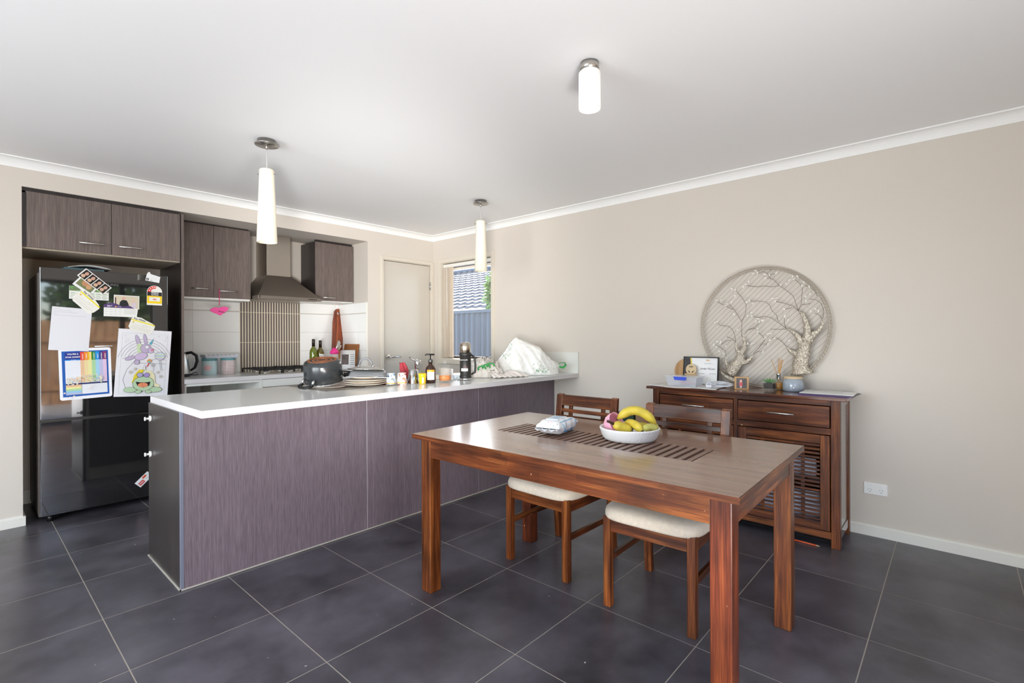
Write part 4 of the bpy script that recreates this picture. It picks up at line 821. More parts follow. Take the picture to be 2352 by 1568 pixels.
ycard((-3.142, 1.485), -47, 3, 'yellow striped house-shaped business magnet tilted steeply, over the note page')
ycard((-2.826, 1.323), -18, 3, 'yellow striped house-shaped business magnet holding up the colouring page')
sheet('family_photo', 'photograph of a man in dark sweater and a child behind a calendar', 'photograph', (-2.917, 1.497), .15, .098, -1, [('r', -.071, -.045, .071, .044, (214, 202, 178)), ('p', [(-.045, -.045), (-.04, 0), (-.025, .015), (.0, .012), (.012, -.015), (.012, -.045)], (34, 38, 42)), ('c', -.018, .026, .011, (222, 176, 156)), ('c', .04, .008, .009, (226, 190, 170)), ('r', .028, -.045, .056, -.002, (214, 200, 210)), ('r', -.068, -.03, -.062, .03, (80, 40, 50))], 0, (240, 238, 236))
e = [('p', [(-.1, .015), (-.1, .035), (-.052, .05), (-.03, .045), (.01, .026), (.045, .036), (.07, .02), (.08, .015)], (84, 62, 116))]
for i in range(4):
    for j in range(3): e.append(('r', -.092+i*.026, .004-j*.018, -.078+i*.026, .0052-j*.018, G_))
for j in range(4): e.append(('r', .016, .006-j*.01, .085, .0072-j*.01, G_))
e += [('c', -.033, .024, .005, (240, 170, 90)), ('text', '2019', -.067, .026, .015, (240, 236, 244), 0, .0004), ('text', 'Bendigo', -.012, .025, .007, (240, 236, 244))]
sheet('magnet_calendar', 'white magnetic calendar with purple mountain header and 2019', 'calendar', (-2.949, 1.437), .2, .096, -1, (e, [(-.1, -.048), (.092, -.048), (.098, .012), (.07, .02), (.045, .036), (.01, .026), (-.03, .045), (-.052, .05), (-.1, .035)]), 1, (238, 238, 234))
sheet('name_card', 'small white card with a round black logo at the fridge top corner', 'card', (-2.757, 1.684), .088, .05, -9, ([('c', -.032, -.012, .009, (50, 50, 54)), ('c', -.032, -.012, .004, (220, 220, 224)), ('r', -.015, -.018, .0, -.0155, (110, 110, 112)), ('r', -.02, .0, .03, .001, (200, 200, 204))], [(-.044, -.025), (.044, -.025), (.044, .022), (-.02, .03), (-.024, .042), (-.034, .042), (-.042, .025)]), 0, (240, 242, 242))
def arcp(r0, r1, a0, a1, cx=0, cy=0): 
    return [(cx+r1*cos(R(a0+(a1-a0)*k/10)), cy+r1*sin(R(a0+(a1-a0)*k/10))) for k in range(11)]+[(cx+r0*cos(R(a1-(a1-a0)*k/10)), cy+r0*sin(R(a1-(a1-a0)*k/10))) for k in range(11)]
e = []
for k in range(6): e.append(('p', arcp(.024, .044, 75+k*19, 94+k*19, 0, .025), (226, 40, 36)))
for a in (88, 112, 138, 162): e.append(('c', .034*cos(R(a)), .025+.034*sin(R(a)), .0045, (246, 246, 244)))
e += [('r', -.046, -.005, .046, .024, (40, 42, 48)), ('r', -.046, -.062, .046, -.005, (250, 214, 30)), ('r', -.034, -.045, .034, -.015, (238, 238, 232)), ('text', 'ENERGY', .002, .0165, .0125, (235, 235, 235), 0, .0004), ('text', 'RATING', .002, .003, .0125, (235, 235, 235), 0, .0004), ('text', '360', .0, -.031, .016, (220, 40, 40), 0, .0004)]
sheet('energy_label', 'arched energy rating label with red stars and yellow panel', 'sticker', (-2.747, 1.557), .096, .15, -1, (e, [(-.048, -.075), (.048, -.075), (.048, .025)]+[(.048*cos(R(15*k)), .025+.048*sin(R(15*k))) for k in range(1, 12)]+[(-.048, .025)]), 0, (240, 238, 232))
sheet('small_magnet', 'small white and red card magnet low on the freezer door', 'magnet', (-2.818, .178), .108, .052, 44, [('r', -.045, -.018, -.005, .006, (214, 40, 44)), ('c', .03, 0, .016, (190, 190, 194)), ('c', .03, 0, .014, (236, 238, 238)), ('r', .0, .006, .03, .02, (220, 90, 50)), ('text', 'PIZZA', -.025, -.006, .012, (245, 245, 245), 0, .0003)], 0, (238, 240, 240))
pf = empty('papers_on_fridge', (-3.13, .0, 1.708)); tag(pf, 'blue folder and white paper lying on top of the fridge', 'folder')
obj('folder', MB().box(-.12, .1, .02, .25, -.0325, .02), mat('teal_folder', (90, 120, 130), .5), pf, rot=(0, 0, R(4))); 
obj('paper', MB().grid(lambda u, v: (-.1+u*.24, .02+v*.2, .024+.022*sin(u*3)), 8, 3), M_paper, pf, solid=.002, fix=False)

# ------------------------------------------------------------------ pendants and ceiling lamp
def pendant(x, y, label, k=1.0):
    t = empty('pendant_lamp', (x, y, CZ)); tag(t, label, 'lamp', 'cone pendant lamps over the island')
    obj('ceiling_rose', MB().lathe([(.052, 0), (.052, -.022), (.066, -.026), (.066, -.03), (0, -.031)], n=36), M_satin, t)
    obj('cord_grip', MB().lathe([(.007, -.03), (.007, -.04), (.004, -.055)], n=12), M_satin, t)
    obj('cord', MB().tube([(0, 0, -.03), (0, 0, -.19)], .0018, 6), mat('clear_cord', (200, 200, 198), .3), t)
    z0, z1 = 2.242-CZ, 1.803-CZ
    obj('shade', MB().lathe([(.0, z0-.004), (.036, z0-.002), (.041, z0-.008), (.042, z0-.05), (.057*k, z1), (.0545*k, z1), (.039, z0-.05), (.036, z0-.012), (0, z0-.012)], n=40, close=False), M_opal, t)
    obj('fixing_pin', MB().tube([(-.05*c45, .05*-s45*-1, z0-.03), (.05*c45, -.05*-s45*-1, z0-.03)], .003, 8), M_chrome, t) if False else None
    obj('fixing_pin', MB().tube([(-.056*c45, -.056*s45, z0-.028), (.056*c45, .056*s45, z0-.028)], .003, 8), M_chrome, t)
pendant(-2.505, -1.51, 'opal glass cone pendant over the near end of the island')
pendant(-.71, -1.515, 'opal glass cone pendant over the far end of the island, before the window', .96)
cl_ = empty('ceiling_lamp', (-1.915, -3.41, CZ)); tag(cl_, 'white opal cylinder ceiling lamp with a brushed nickel cap', 'lamp')
obj('cap', MB().lathe([(.041, 0), (.041, -.036), (0, -.036)], n=40), M_satin, cl_)
obj('shade', MB().lathe([(.0, -.034), (.04, -.036), (.047, -.045), (.0475, -.2), (.0445, -.2), (.043, -.05), (0, -.045)], n=44, close=False), M_opal2, cl_)
obj('bulb', MB().lathe([(.02, -.05), (.02, -.08), (.028, -.12), (.018, -.145), (0, -.15)], n=20), mat('frosted_bulb', (250, 250, 245), .4), cl_)

# ------------------------------------------------------------------ dining table
TR = .019; tb = empty('dining_table', (-1.811, -3.363, 0), (0, 0, TR)); tag(tb, 'worn stained wooden dining table with slatted centre panel', 'table')
TW, TL, TH = .835/2+.029, 1.446/2+.029, .762; t0 = TH-.022; sx2, sy0, sy1 = .122, -.493, .493
obj('tabletop', MB().box(-TW, -sx2, -TL, TL, t0, TH).box(sx2, TW, -TL, TL, t0, TH).box(-sx2, sx2, sy1, TL, t0, TH).box(-sx2, sx2, -TL, sy0, t0, TH), M_wtopY, tb, bev=0)
for a in (-TW-.0025, TW): obj('long_edge', MB().box(a, a+.0025, -TL, TL, t0, TH-.0015), M_woodY, tb)
for a in (-TL-.0025, TL): obj('short_edge', MB().box(-TW-.0025, TW+.0025, a, a+.0025, t0, TH-.0015), M_woodX, tb)
ns = 27; pitch = (sy1-sy0)/ns; s0_ = None
for k in range(ns):
    y = sy0+(k+.5)*pitch
    if s0_ is None: s0_ = obj('slat', MB().box(-sx2, sx2, -.0105, .0105, TH-.02, TH-.001), mat('grey_brown_slat', (128, 98, 82), .3, vary=.15, vscale=20), tb, loc=(0, y, 0), bev=.001)
    else:
        o = s0_.copy(); COL.objects.link(o); o.parent = tb; o.location = (0, y, 0)
obj('slat_bearer', MB().box(-.07, -.05, sy0, sy1, TH-.035, TH-.021).box(.05, .07, sy0, sy1, TH-.035, TH-.021), M_woodY, tb)
lw, ll, lg = .835/2, 1.446/2, .066
for a, b in ((-1, -1), (-1, 1), (1, -1), (1, 1)):
    x0 = min(a*lw, a*(lw-lg)); y0 = min(b*ll, b*(ll-lg)); obj('leg', MB().box(x0, x0+lg, y0, y0+lg, 0, t0), M_legred if (a, b) in ((-1, -1), (1, 1)) else M_wood, tb, bev=.003)
for a in (-1, 1):
    x0 = a*(lw-.02) if a > 0 else -lw+.004
    obj('long_apron', MB().box(x0 if a < 0 else lw-.024, x0+.02 if a < 0 else lw-.004, -ll+lg, ll-lg, t0-.088, t0), M_woodY, tb, bev=.0015)
for b in (-1, 1):
    y0 = -ll+.004 if b < 0 else ll-.024
    obj('short_apron', MB().box(-lw+lg, lw-lg, y0, y0+.02, t0-.088, t0), M_woodX, tb, bev=.0015)

# ------------------------------------------------------------------ chairs (local: front towards -x, width along y)
def make_chair(x, y, rz, label):
    t = empty('dining_chair', (x, y, 0), (0, 0, rz)); tag(t, label, 'chair', 'wooden slat back dining chairs at the table'); w = .21
    for s_ in (-1, 1):
        yc = s_*(w-.0175); obj('front_leg', MB().box(-.225, -.19, yc-.0175, yc+.0175, 0, .41), M_wood, t, bev=.002)
        q = MB(); d0, d1 = .185, .222
        q.hexa([(d0+.03, yc-.0175, 0), (d1+.03, yc-.0175, 0), (d1+.03, yc+.0175, 0), (d0+.03, yc+.0175, 0), (d0, yc-.0175, .42), (d1, yc-.0175, .42), (d1, yc+.0175, .42), (d0, yc+.0175, .42)])
        obj('rear_leg', q, M_wood, t, bev=.002)
        yb = s_*(w+.002-.02)
        q = MB(); q.hexa([(.188, yb-.022, .42), (.22, yb-.022, .42), (.22, yb+.022, .42), (.188, yb+.022, .42), (.245, yb-.022, .872), (.272, yb-.022, .878), (.272, yb+.022, .878), (.245, yb+.022, .872)])
        obj('back_post', q, M_wood, t, bev=.003)
        obj('side_rail', MB().box(-.19, .19, yc-.011, yc+.011, .345, .405), M_woodX, t, bev=.001)
        obj('side_stretcher', MB().box(-.19, .2, yc-.009, yc+.009, .2, .228), M_woodX, t, bev=.001)
    obj('front_rail', MB().box(-.22, -.198, -w+.035, w-.035, .345, .405), M_woodY, t, bev=.001); obj('rear_rail', MB().box(.19, .21, -w+.035, w-.035, .345, .405), M_woodY, t, bev=.001)
    def bx(z): return .205+(z-.42)*.115
    def rail(nm, z0, z1, th_, m=M_woodY, off=0, y0=-.172, y1=.172):
        q = MB(); a, b = bx(z0)+off, bx(z1)+off; q.hexa([(a-th_, y0, z0), (a+th_, y0, z0), (a+th_, y1, z0), (a-th_, y1, z0), (b-th_, y0, z1), (b+th_, y0, z1), (b+th_, y1, z1), (b-th_, y1, z1)]); return obj(nm, q, m, t, bev=.0015)
    rail('top_rail', .808, .872, .011); rail('bottom_rail', .53, .575, .011)
    for z in (.778, .738, .698, .658, .618): rail('back_slat', z-.011, z+.011, .005, off=-.003)
    for s_ in (-.115, .115): rail('back_spindle', .57, .81, .0065, M_wood, .009, s_-.012, s_+.012)
    # upholstered seat
    q = MB(); n1, n2 = 20, 20; hx, hy = .246, .229
    def seat(u, v):
        ring = 2*pi*u; e = 5.0; c, s_ = cos(ring), sin(ring); X_ = math.copysign(abs(c)**(2/e), c); Y_ = math.copysign(abs(s_)**(2/e), s_)
        P_ = [(.0, .0, .405), (.985, .98, .405), (1.0, 1.0, .413), (1.0, 1.0, .43), (.985, .98, .444), (.94, .93, .455), (.8, .78, .463), (.5, .5, .467), (0, 0, .468)]
        f = v*(len(P_)-1); i = int(round(f)); p = P_[i]; return (X_*hx*p[0]-.005, Y_*hy*p[1], p[2])
    q.grid(seat, 56, 9, wrap=True); obj('seat_cushion', q, M_seat, t)
    return t
make_chair(-1.497, -2.94, R(-1), 'slat back wooden chair with pale padded seat, tucked in at the end nearer the kitchen')
make_chair(-1.545, -3.585, R(2.2), 'slat back wooden chair with pale padded seat, tucked in before the louvred sideboard')

# ------------------------------------------------------------------ things on the table
bo = empty('fruit_bowl', (-1.70, -3.478, TH)); tag(bo, 'shallow white bowl with embossed lattice sides holding bananas', 'bowl')
prof = [(.0, .003), (.105, .003), (.113, .012), (.127, .052), (.131, .055), (.1345, .053), (.1345, .05)]
def bw(u, v):
    P_ = [(.0, 0), (.108, 0), (.114, .003), (.12, .014), (.125, .026), (.129, .038), (.133, .05), (.134, .054), (.131, .056), (.127, .052), (.121, .03), (.112, .009), (.0, .006)]
    i = int(round(v*(len(P_)-1))); r, z = P_[i]; a = 2*pi*u
    if 2 < i < 7: r += .0026*(abs(sin(a*26+i*1.57))+abs(sin(a*26-i*1.57))-1)
    return (r*cos(a), r*sin(a), z)
obj('bowl', MB().grid(bw, 208, 13, wrap=True), mat('white_ceramic', (244, 244, 242), .2, spec=.6), bo)
M_ban = mat('ripe_banana', (212, 190, 70), .42, vary=.16, vscale=26); M_bang = mat('pale_banana', (196, 192, 104), .45, vary=.1, vscale=14)
M_tip = mat('banana_tip', (70, 50, 30), .7)
def banana(p0, p1, bow, r, label, m=M_ban, roll=0.0, stem=None):
    p0, p1 = Vector(p0), Vector(p1); c = (p0+p1)/2; t = empty('banana', c); tag(t, label, 'banana', 'bananas in the white bowl')
    L_ = p1-p0; d = L_.normalized(); side = Vector(bow).normalized(); pts = []; rs = []; n = 16
    for k in range(n):
        u = k/(n-1); b = (1-(2*u-1)**2); pts.append(p0+L_*u+side*b*Vector(bow).length-c); q = min(u, 1-u); rs.append(r*(.28 if k in (0, n-1) else .62 if k in (1, n-2) else .88 if k in (2, n-3) else 1.0))
    obj('peel', MB().tube(pts, rs, 7), m, t); s_ = (pts[0]-pts[1]).normalized()
    obj('stem', MB().tube([pts[0], pts[0]+s_*.02, pts[0]+s_*.032], [r*.34, r*.25, r*.3], 7), M_bang if stem is None else stem, t)
    obj('tip', MB().tube([pts[-1], pts[-1]-(pts[-2]-pts[-1]).normalized()*.006], [r*.28, r*.2], 7), M_tip, t); return t
rr = Vector((c45, s45, 0)); dp = Vector((sin(YAW), cos(YAW), 0)); BC = Vector((-1.70, -3.478, TH))
def bp(a, b, z): return BC+rr*a+dp*b+Vector((0, 0, z))
banana(bp(.118, -.01, .064), bp(-.05, .02, .086), (0, 0, .052), .0215, 'large yellow banana arching over the top of the bowl')
banana(bp(-.085, -.055, .078), bp(.0, -.035, .045), (0, 0, -.002), .0225, 'short yellow banana with a brown tip on the left of the bowl', stem=M_tip)
banana(bp(.035, -.085, .05), bp(-.015, .02, .06), (0, 0, .018), .02, 'yellow banana pointing its dark tip at the viewer', stem=M_tip)
banana(bp(.1, .0, .04), bp(.02, .01, .045), (0, 0, .012), .019, 'yellow banana at the bottom of the bowl under the large one')
banana(bp(.04, -.075, .054), bp(.115, -.035, .05), (0, -.0, .012), .0155, 'slim pale banana along the front right rim', M_bang, stem=M_bang)
pk = empty('pink_cup', bp(-.075, .03, .058)); tag(pk, 'pink ribbed plastic half shell leaning in the fruit bowl', 'cup')
def eg_(u, v): 
    r = .05*sin(v*pi/2)**.8; a = 2*pi*u; k = 1+.012*sin(a*24); return (r*k*cos(a), r*k*sin(a), .062*(1-cos(v*pi/2))-.03)
obj('shell', MB().grid(eg_, 96, 9, wrap=True), mat('pink_plastic', (240, 176, 200), .35, spec=.5), pk, rot=(R(28), R(62), R(-65)), solid=.002, fix=False)

wi = empty('baby_wipes_pack', (-1.79, -3.135, TH)); tag(wi, 'white and blue pack of baby wipes with coloured dots on the table', 'wipes')
WR = R(13)
def wp_(u, v):
    a = 2*pi*u; c, s_ = cos(a), sin(a); e = 3.2; X_ = math.copysign(abs(c)**(2/e), c); Z_ = math.copysign(abs(s_)**(2/e), s_)
    x = (v-.5)*.24; end = abs(2*v-1); t_ = 1-end**6*.93; wob = 1+.05*sin(v*23+u*17)+.03*sin(u*41)
    return (x, X_*.064*(1-end**8*.15)*wob, .0365+Z_*.034*t_*wob)
M_wp = checker_mat('dotted_wipes_film', (240, 242, 244), (176, 160, 150), 55, 'wdots'); M_wp.node_tree.nodes['Principled BSDF'].inputs['Roughness'].default_value = .25
m = MB(); m.grid(wp_, 40, 21, wrap=True)
wb_ = obj('pack', m, M_wp, wi, rot=(0, 0, WR))
obj('end_seal', MB().grid(lambda u, v: (.116+u*.022, (v-.5)*.115, .037+.006*sin(v*20)), 4, 14).grid(lambda u, v: (-.116-u*.018, (v-.5)*.115, .032+.005*sin(v*20)), 4, 14), mat('wipes_white', (240, 242, 244), .3), wi, rot=(0, 0, WR), solid=.0012, fix=False)
def wband(nm, u0, u1, v0, v1, m_):
    def fn(u, v):
        x, y, z = wp_(u0+(u1-u0)*u, v0+(v1-v0)*v); c0 = (0, .0365); return (x, y*1.015, (z-.0365)*1.015+.0365)
    obj(nm, MB().grid(fn, 10, 14), m_, wi, rot=(0, 0, WR), fix=False)
M_wblue = flat((104, 168, 222)); M_wbl2 = flat((150, 196, 226)); M_wwh = mat('wipes_white', (240, 242, 244), .3)
wband('front_panel', .39, .56, .2, .93, M_wwh)
wband('blue_base_band', .545, .61, .2, .94, M_wblue); wband('blue_top_band', .36, .395, .22, .8, M_wbl2); wband('blue_side_band', .37, .56, .19, .225, M_wbl2)
wband('blue_mark', .43, .52, .3, .42, M_wbl2); wband('blue_mark', .43, .52, .78, .87, M_wbl2); wband('paper_patch', .42, .53, .5, .68, M_paper)
obj('lid', MB().box(-.06, .05, -.03, .035, .068, .0735), mat('wipes_lid', (226, 236, 244), .25), wi, rot=(0, 0, WR), bev=.005, seg=3)
obj('lid_window', MB().box(-.045, .035, -.018, .022, .0735, .0745), flat((176, 200, 220)), wi, rot=(0, 0, WR), bev=.004)

# ------------------------------------------------------------------ sideboard
sbx = empty('sideboard', (-.205, -3.52, 0)); tag(sbx, 'stained wooden sideboard with two drawers and louvred doors against the wall', 'sideboard')
SX0, SX1, SY0, SY1, ST = -.385, -.03, -4.095, -2.952, .871
obj('top', MB().box(-.408, -.022, -4.132, -2.91, ST-.018, ST), grain('polished_top', (60, 26, 14), (96, 48, 26), (130, 74, 44), 'Y', .16, (26, 1.4), .02, coat=.5), sbx, W_=True, bev=.003)
for x in (SX0, SX1-.04):
    for y in (SY0, SY1-.045): box('leg', x, x+.045, y, y+.045, 0, ST-.018, M_wood, sbx, bev=.002)
box('top_rail', SX0+.004, SX0+.024, SY0+.045, SY1-.045, .822, ST-.018, M_woodY, sbx, bev=.001)
box('middle_rail', SX0+.004, SX0+.024, SY0+.045, SY1-.045, .654, .69, M_woodY, sbx, bev=.001)
box('bottom_rail', SX0+.004, SX0+.024, SY0+.045, SY1-.045, .05, .09, M_woodY, sbx, bev=.001)
box('centre_stile', SX0+.003, SX0+.023, -3.535, -3.512, .09, .822, M_wood, sbx, bev=.001)
M_side = grain('sheen_side_panel', (74, 40, 26), (104, 60, 40), (134, 84, 58), 'Z', .1, (24, 1.5), .0, coat=1, spec=1)
for y in (SY0+.008, SY1-.016):
    box('side_panel', SX0+.045, SX1-.02, y, y+.008, .1, ST-.018, M_side, sbx); box('side_bottom_rail', SX0+.045, SX1-.04, y-.004, y+.014, .05, .1, M_side, sbx)
    box('side_top_rail', SX0+.045, SX1-.04, y-.004, y+.014, .81, ST-.018, M_side, sbx)
box('back_panel', SX1+.0, SX1+.006, SY0+.03, SY1-.03, .06, ST-.02, M_woodY, sbx); box('bottom_shelf', SX0+.03, SX1, SY0+.02, SY1-.02, .06, .075, M_woodY, sbx); box('middle_shelf', SX0+.06, SX1, SY0+.02, SY1-.02, .36, .375, M_woodY, sbx)
def drawer(y0, y1):
    d = box('drawer', SX0+.001, SX0+.02, y0, y1, .694, .817, M_woodY, sbx, bev=.002); ym = (y0+y1)/2
    q = MB(); q.tube([(SX0-.026, ym-.075, .757), (SX0-.026, ym+.075, .757)], .005, 8)
    for s_ in (-.06, .06): q.tube([(SX0, ym+s_, .757), (SX0-.026, ym+s_, .757)], .0035, 6)
    obj('handle', q, M_steel, d, W_=True)
drawer(-4.044, -3.539); drawer(-3.508, -3.003)
def louvre_door(y0, y1):
    d = empty('louvred_door', (0, 0, 0), parent=sbx); ww = .048
    box('stile', SX0+.001, SX0+.021, y0, y0+ww, .095, .648, M_wood, d, bev=.002); box('stile', SX0+.001, SX0+.021, y1-ww, y1, .095, .648, M_wood, d, bev=.002)
    box('rail', SX0+.002, SX0+.02, y0+ww, y1-ww, .598, .648, M_woodY, d, bev=.001); box('rail', SX0+.002, SX0+.02, y0+ww, y1-ww, .095, .14, M_woodY, d, bev=.001)
    n = 19; h = (.598-.14)/n; first = None
    for k in range(n):
        z = .14+(k+.5)*h
        if first is None:
            first = obj('slat', MB().box(-.004, .004, y0+ww+.002+3.52, y1-ww-.002+3.52, -.0062, .0062), M_woodY, d, loc=(SX0+.01+.205, 0, z), bev=.0012)
        else:
            o = first.copy(); COL.objects.link(o); o.parent = d; o.location = (SX0+.01+.205, 0, z)
    for yy in (y0+.14, y1-.14): box('slat_batten', SX0+.015, SX0+.022, yy-.01, yy+.01, .14, .598, M_wood, d)
louvre_door(-4.044, -3.54); louvre_door(-3.508, -3.003)
for k, (y, z, w_, h_, a) in enumerate(((-3.9, .075, .2, .2, 4), (-3.72, .075, .24, .17, -6), (-3.66, .075, .16, .24, 3), (-3.86, .375, .18, .1, 0))):
    t = empty('stored_papers', (-.22, y, z)); tag(t, ['leaning pale document folder low inside the louvred door', 'white paper bundle low inside the louvred door', 'upright white envelope inside the louvred door', 'paper stack on the inner shelf of the sideboard'][k], 'paper')
    for j in range(3): obj('paper_leaf', MB().box(-.03+j*.015, -.026+j*.015, -w_/2, w_/2, 0, h_-.02*j), mat('bluish_paper', (212, 216, 238), .6), t, rot=(0, 0, R(a)))

# ------------------------------------------------------------------ on the sideboard
np_ = empty('newspaper', (-.25, -3.16, ST)); tag(np_, 'newspaper sheets spread under the plastic box and certificate', 'newspaper')
q = MB(); q.grid(lambda u, v: (-.165+u*.33, -.25+v*.48+.02*sin(u*3), .002+.003*abs(sin(u*7+v*5))), 8, 10); obj('sheet', q, mat('newsprint', (214, 212, 206), .7, vary=.22, vscale=70), np_, solid=.0012, fix=False)
obj('front_fold', MB().grid(lambda u, v: (-.168+u*.05, -.24+v*.47, .004+.004*sin(v*8)), 3, 10), M_paper, np_, solid=.002, fix=False)
pb = empty('plastic_lunch_box', (-.262, -3.135, ST+.005)); tag(pb, 'clear plastic lunch box with blue clip, filled with pens', 'box'); BR = R(-4)
q = MB(); x, y, h = .055, .115, .06
q.hexa([(-x+.008, -y+.01, 0), (x-.008, -y+.01, 0), (x-.008, y-.01, 0), (-x+.008, y-.01, 0), (-x, -y, h), (x, -y, h), (x, y, h), (-x, y, h)]); q.f.pop(1); q.mi.pop(); q.sm.pop()
obj('tub', q, M_plast, pb, rot=(0, 0, BR), solid=.0018, fix=False)
obj('lid', MB().box(-.06, .06, -.121, .121, h, h+.012), M_plast, pb, rot=(0, 0, BR), bev=.005, seg=3)
obj('clip', MB().prism([(.052, h+.006), (-.045, h+.006), (-.04, h-.018), (.045, h-.018)], -.066, -.06, 'X'), mat('clip_blue', (64, 92, 220), .3), pb, rot=(0, 0, BR), bev=.0015)
for k, (c, z, a) in enumerate((((226, 70, 84), .016, 10), ((120, 196, 226), .007, -4), ((236, 236, 230), .014, 30), ((240, 150, 160), .02, -8), ((60, 60, 66), .007, 16))):
    pe = empty('pen', (-.27+.012*k, -3.16+.01*k, ST+.006+z)); tag(pe, ['red pen inside the clear lunch box', 'sky blue pen inside the clear lunch box', 'white pen inside the clear lunch box', 'pink pen inside the clear lunch box', 'black pen inside the clear lunch box'][k], 'pen')
    obj('barrel', MB().tube([(0, -.05, 0), (0, .05, 0)], .0055, 8), flat(c), pe, rot=(0, 0, R(a))); obj('cap', MB().tube([(0, .045, 0), (0, .068, 0)], .0065, 8), flat((240, 240, 240)), pe, rot=(0, 0, R(a)))
rdb = empty('round_wooden_board', (-.035, -3.055, ST)); tag(rdb, 'round light wooden board standing half hidden behind the certificate', 'board')
obj('disc', MB().tube([(-.006, 0, .095), (.006, 0, .095)], .095, 40), grain('light_round_board', (158, 116, 70), (184, 142, 92), (204, 164, 114), 'Z', .5, (30, 2), .02), rdb, rot=(0, R(6), 0))
# framed certificate (face towards -x): local x along -y(world) i.e. right, y up
cf = empty('framed_certificate', (-.1, -3.185, ST), (R(84), 0, R(-90-2))); tag(cf, 'black framed award certificate leaning on the wall', 'certificate')
fw_, fh_ = .262, .207
q = MB(); q.box(-fw_/2, fw_/2, 0, .007, -.008, .008); q.box(-fw_/2, fw_/2, fh_-.007, fh_, -.008, .008); q.box(-fw_/2, -fw_/2+.007, 0, fh_, -.008, .008); q.box(fw_/2-.007, fw_/2, 0, fh_, -.008, .008)
obj('frame', q, mat('black_frame', (20, 20, 21), .3), cf); obj('backing', MB().box(-fw_/2+.006, fw_/2-.006, .006, fh_-.006, -.006, .0), flat((240, 240, 240)), cf)
q = MB(); z = .0006; a = fw_/2-.008
q.add([(-a, .008, z), (-a, fh_-.008, z), (-a+.04, fh_-.008, z), (-.06, .008, z)], [(0, 3, 2, 1)], 0); q.add([(-a+.04, fh_-.008, z+.0002), (-a+.05, fh_-.008, z+.0002), (-.045, .008, z+.0002), (-.057, .008, z+.0002)], [(0, 3, 2, 1)], 1)
q.add([(a, .008, z), (a, .04, z), (a-.04, .008, z)], [(0, 1, 2)], 2); q.add([(a-.1, .155, z), (a-.02, .155, z), (a-.02, .1555, z), (a-.1, .1555, z)], [(0, 1, 2, 3)], 3)
obj('print', q, [flat((66, 64, 66)), flat((224, 196, 80)), flat((226, 208, 170)), flat((170, 170, 172))], cf, fix=False)
text('WSB', .013, cf, (.05, .182, .001), flat((216, 160, 60)), bold=.0005); text('Jordan McLean', .021, cf, (.05, .121, .001), flat((70, 70, 74)), shear=.45, sx=.85)
text('Awarded with thanks', .006, cf, (.05, .16, .001), flat((140, 140, 142))); text('Hannah White', .009, cf, (.0, .085, .001), flat((150, 150, 152)), shear=.45); text('John Hayden', .009, cf, (.088, .085, .001), flat((150, 150, 152)), shear=.45)
md = empty('wooden_award_medal', (-.13, -3.13, ST+.068), (R(84), 0, R(-92))); tag(md, 'round laser engraved wooden award on a base before the certificate', 'award')
M_birch = mat('birch_ply', (214, 190, 150), .5, vary=.06, vscale=30)
obj('disc', MB().tube([(0, .045, 0), (0, .045, .006)], .04, 40), M_birch, md); obj('ribbon_base', MB().prism([(-.05, -.008), (.05, -.008), (.042, .003), (.05, .014), (-.05, .014), (-.042, .003)], .004, .009), mat('birch_dark', (196, 164, 120), .5), md)
obj('stand', MB().box(-.02, .02, -.068, .01, -.008, -.001), M_birch, md)
text('WSB', .015, md, (0, .064, .0064), flat((90, 66, 44)), bold=.0006); q = MB()
for s_ in (-1, 1):
    for k in range(4): q.tube([(s_*.008, .02+.003*k, .0062), (s_*(.016+.003*k), .026+.004*k, .0062)], .0012, 5)
obj('laurel', q, flat((90, 66, 44)), md)
cbk = empty('charging_cables', (-.25, -3.375, ST+.006)); tag(cbk, 'tangled white flat charging cables coiled on the sideboard', 'cable')
rn = random.Random(9)
for k in range(7):
    pts = [(.055*cos(a+k)*(1+.12*sin(3*a+k))+.006*k, .075*sin(a+k)*(1+.1*cos(2*a))+rn.uniform(-.004, .004), .006+.004*k+.004*sin(2*a+k)) for a in [2*pi*j/18*(.75+.25*(k % 2)) for j in range(19)]]
    obj('loop', MB().tube(pts, .0042, 6, flat_=.6), mat('cable_white', (230, 232, 240), .35), cbk)
obj('plug', MB().box(-.09, -.06, .05, .085, .004, .022), mat('cable_white', (230, 232, 240), .35), cbk, rot=(0, 0, R(20)), bev=.003)
obj('tail', MB().tube([(.02, .05, .02), (.0, .075, .03), (-.02, .085, .012)], .0042, 6), mat('cable_white', (230, 232, 240), .35), cbk)
# cube photo frame
cu = empty('photo_cube', (-.215, -3.51, ST), (0, 0, R(18))); tag(cu, 'small light wooden photo block showing a girl in a red top', 'photo frame')
obj('block', MB().box(-.016, .022, -.044, .044, 0, .083), mat('light_pine', (206, 164, 112), .45, vary=.1, vscale=25), cu, bev=.002)
q = MB(); q.box(-.0175, -.016, -.032, .032, .008, .076, 0); q.box(-.0178, -.0172, -.004, .014, .02, .05, 1); q.box(-.018, -.0175, -.002, .011, .048, .064, 2); q.box(-.018, -.0174, -.0, .009, .01, .022, 3)
for k in range(4): q.box(-.0178, -.0174, -.028+k*.006, -.026+k*.006, .03, .07, 4)
obj('photo', q, [flat((112, 104, 104)), flat((226, 110, 116)), flat((236, 200, 176)), flat((236, 232, 230)), flat((70, 66, 70))], cu)
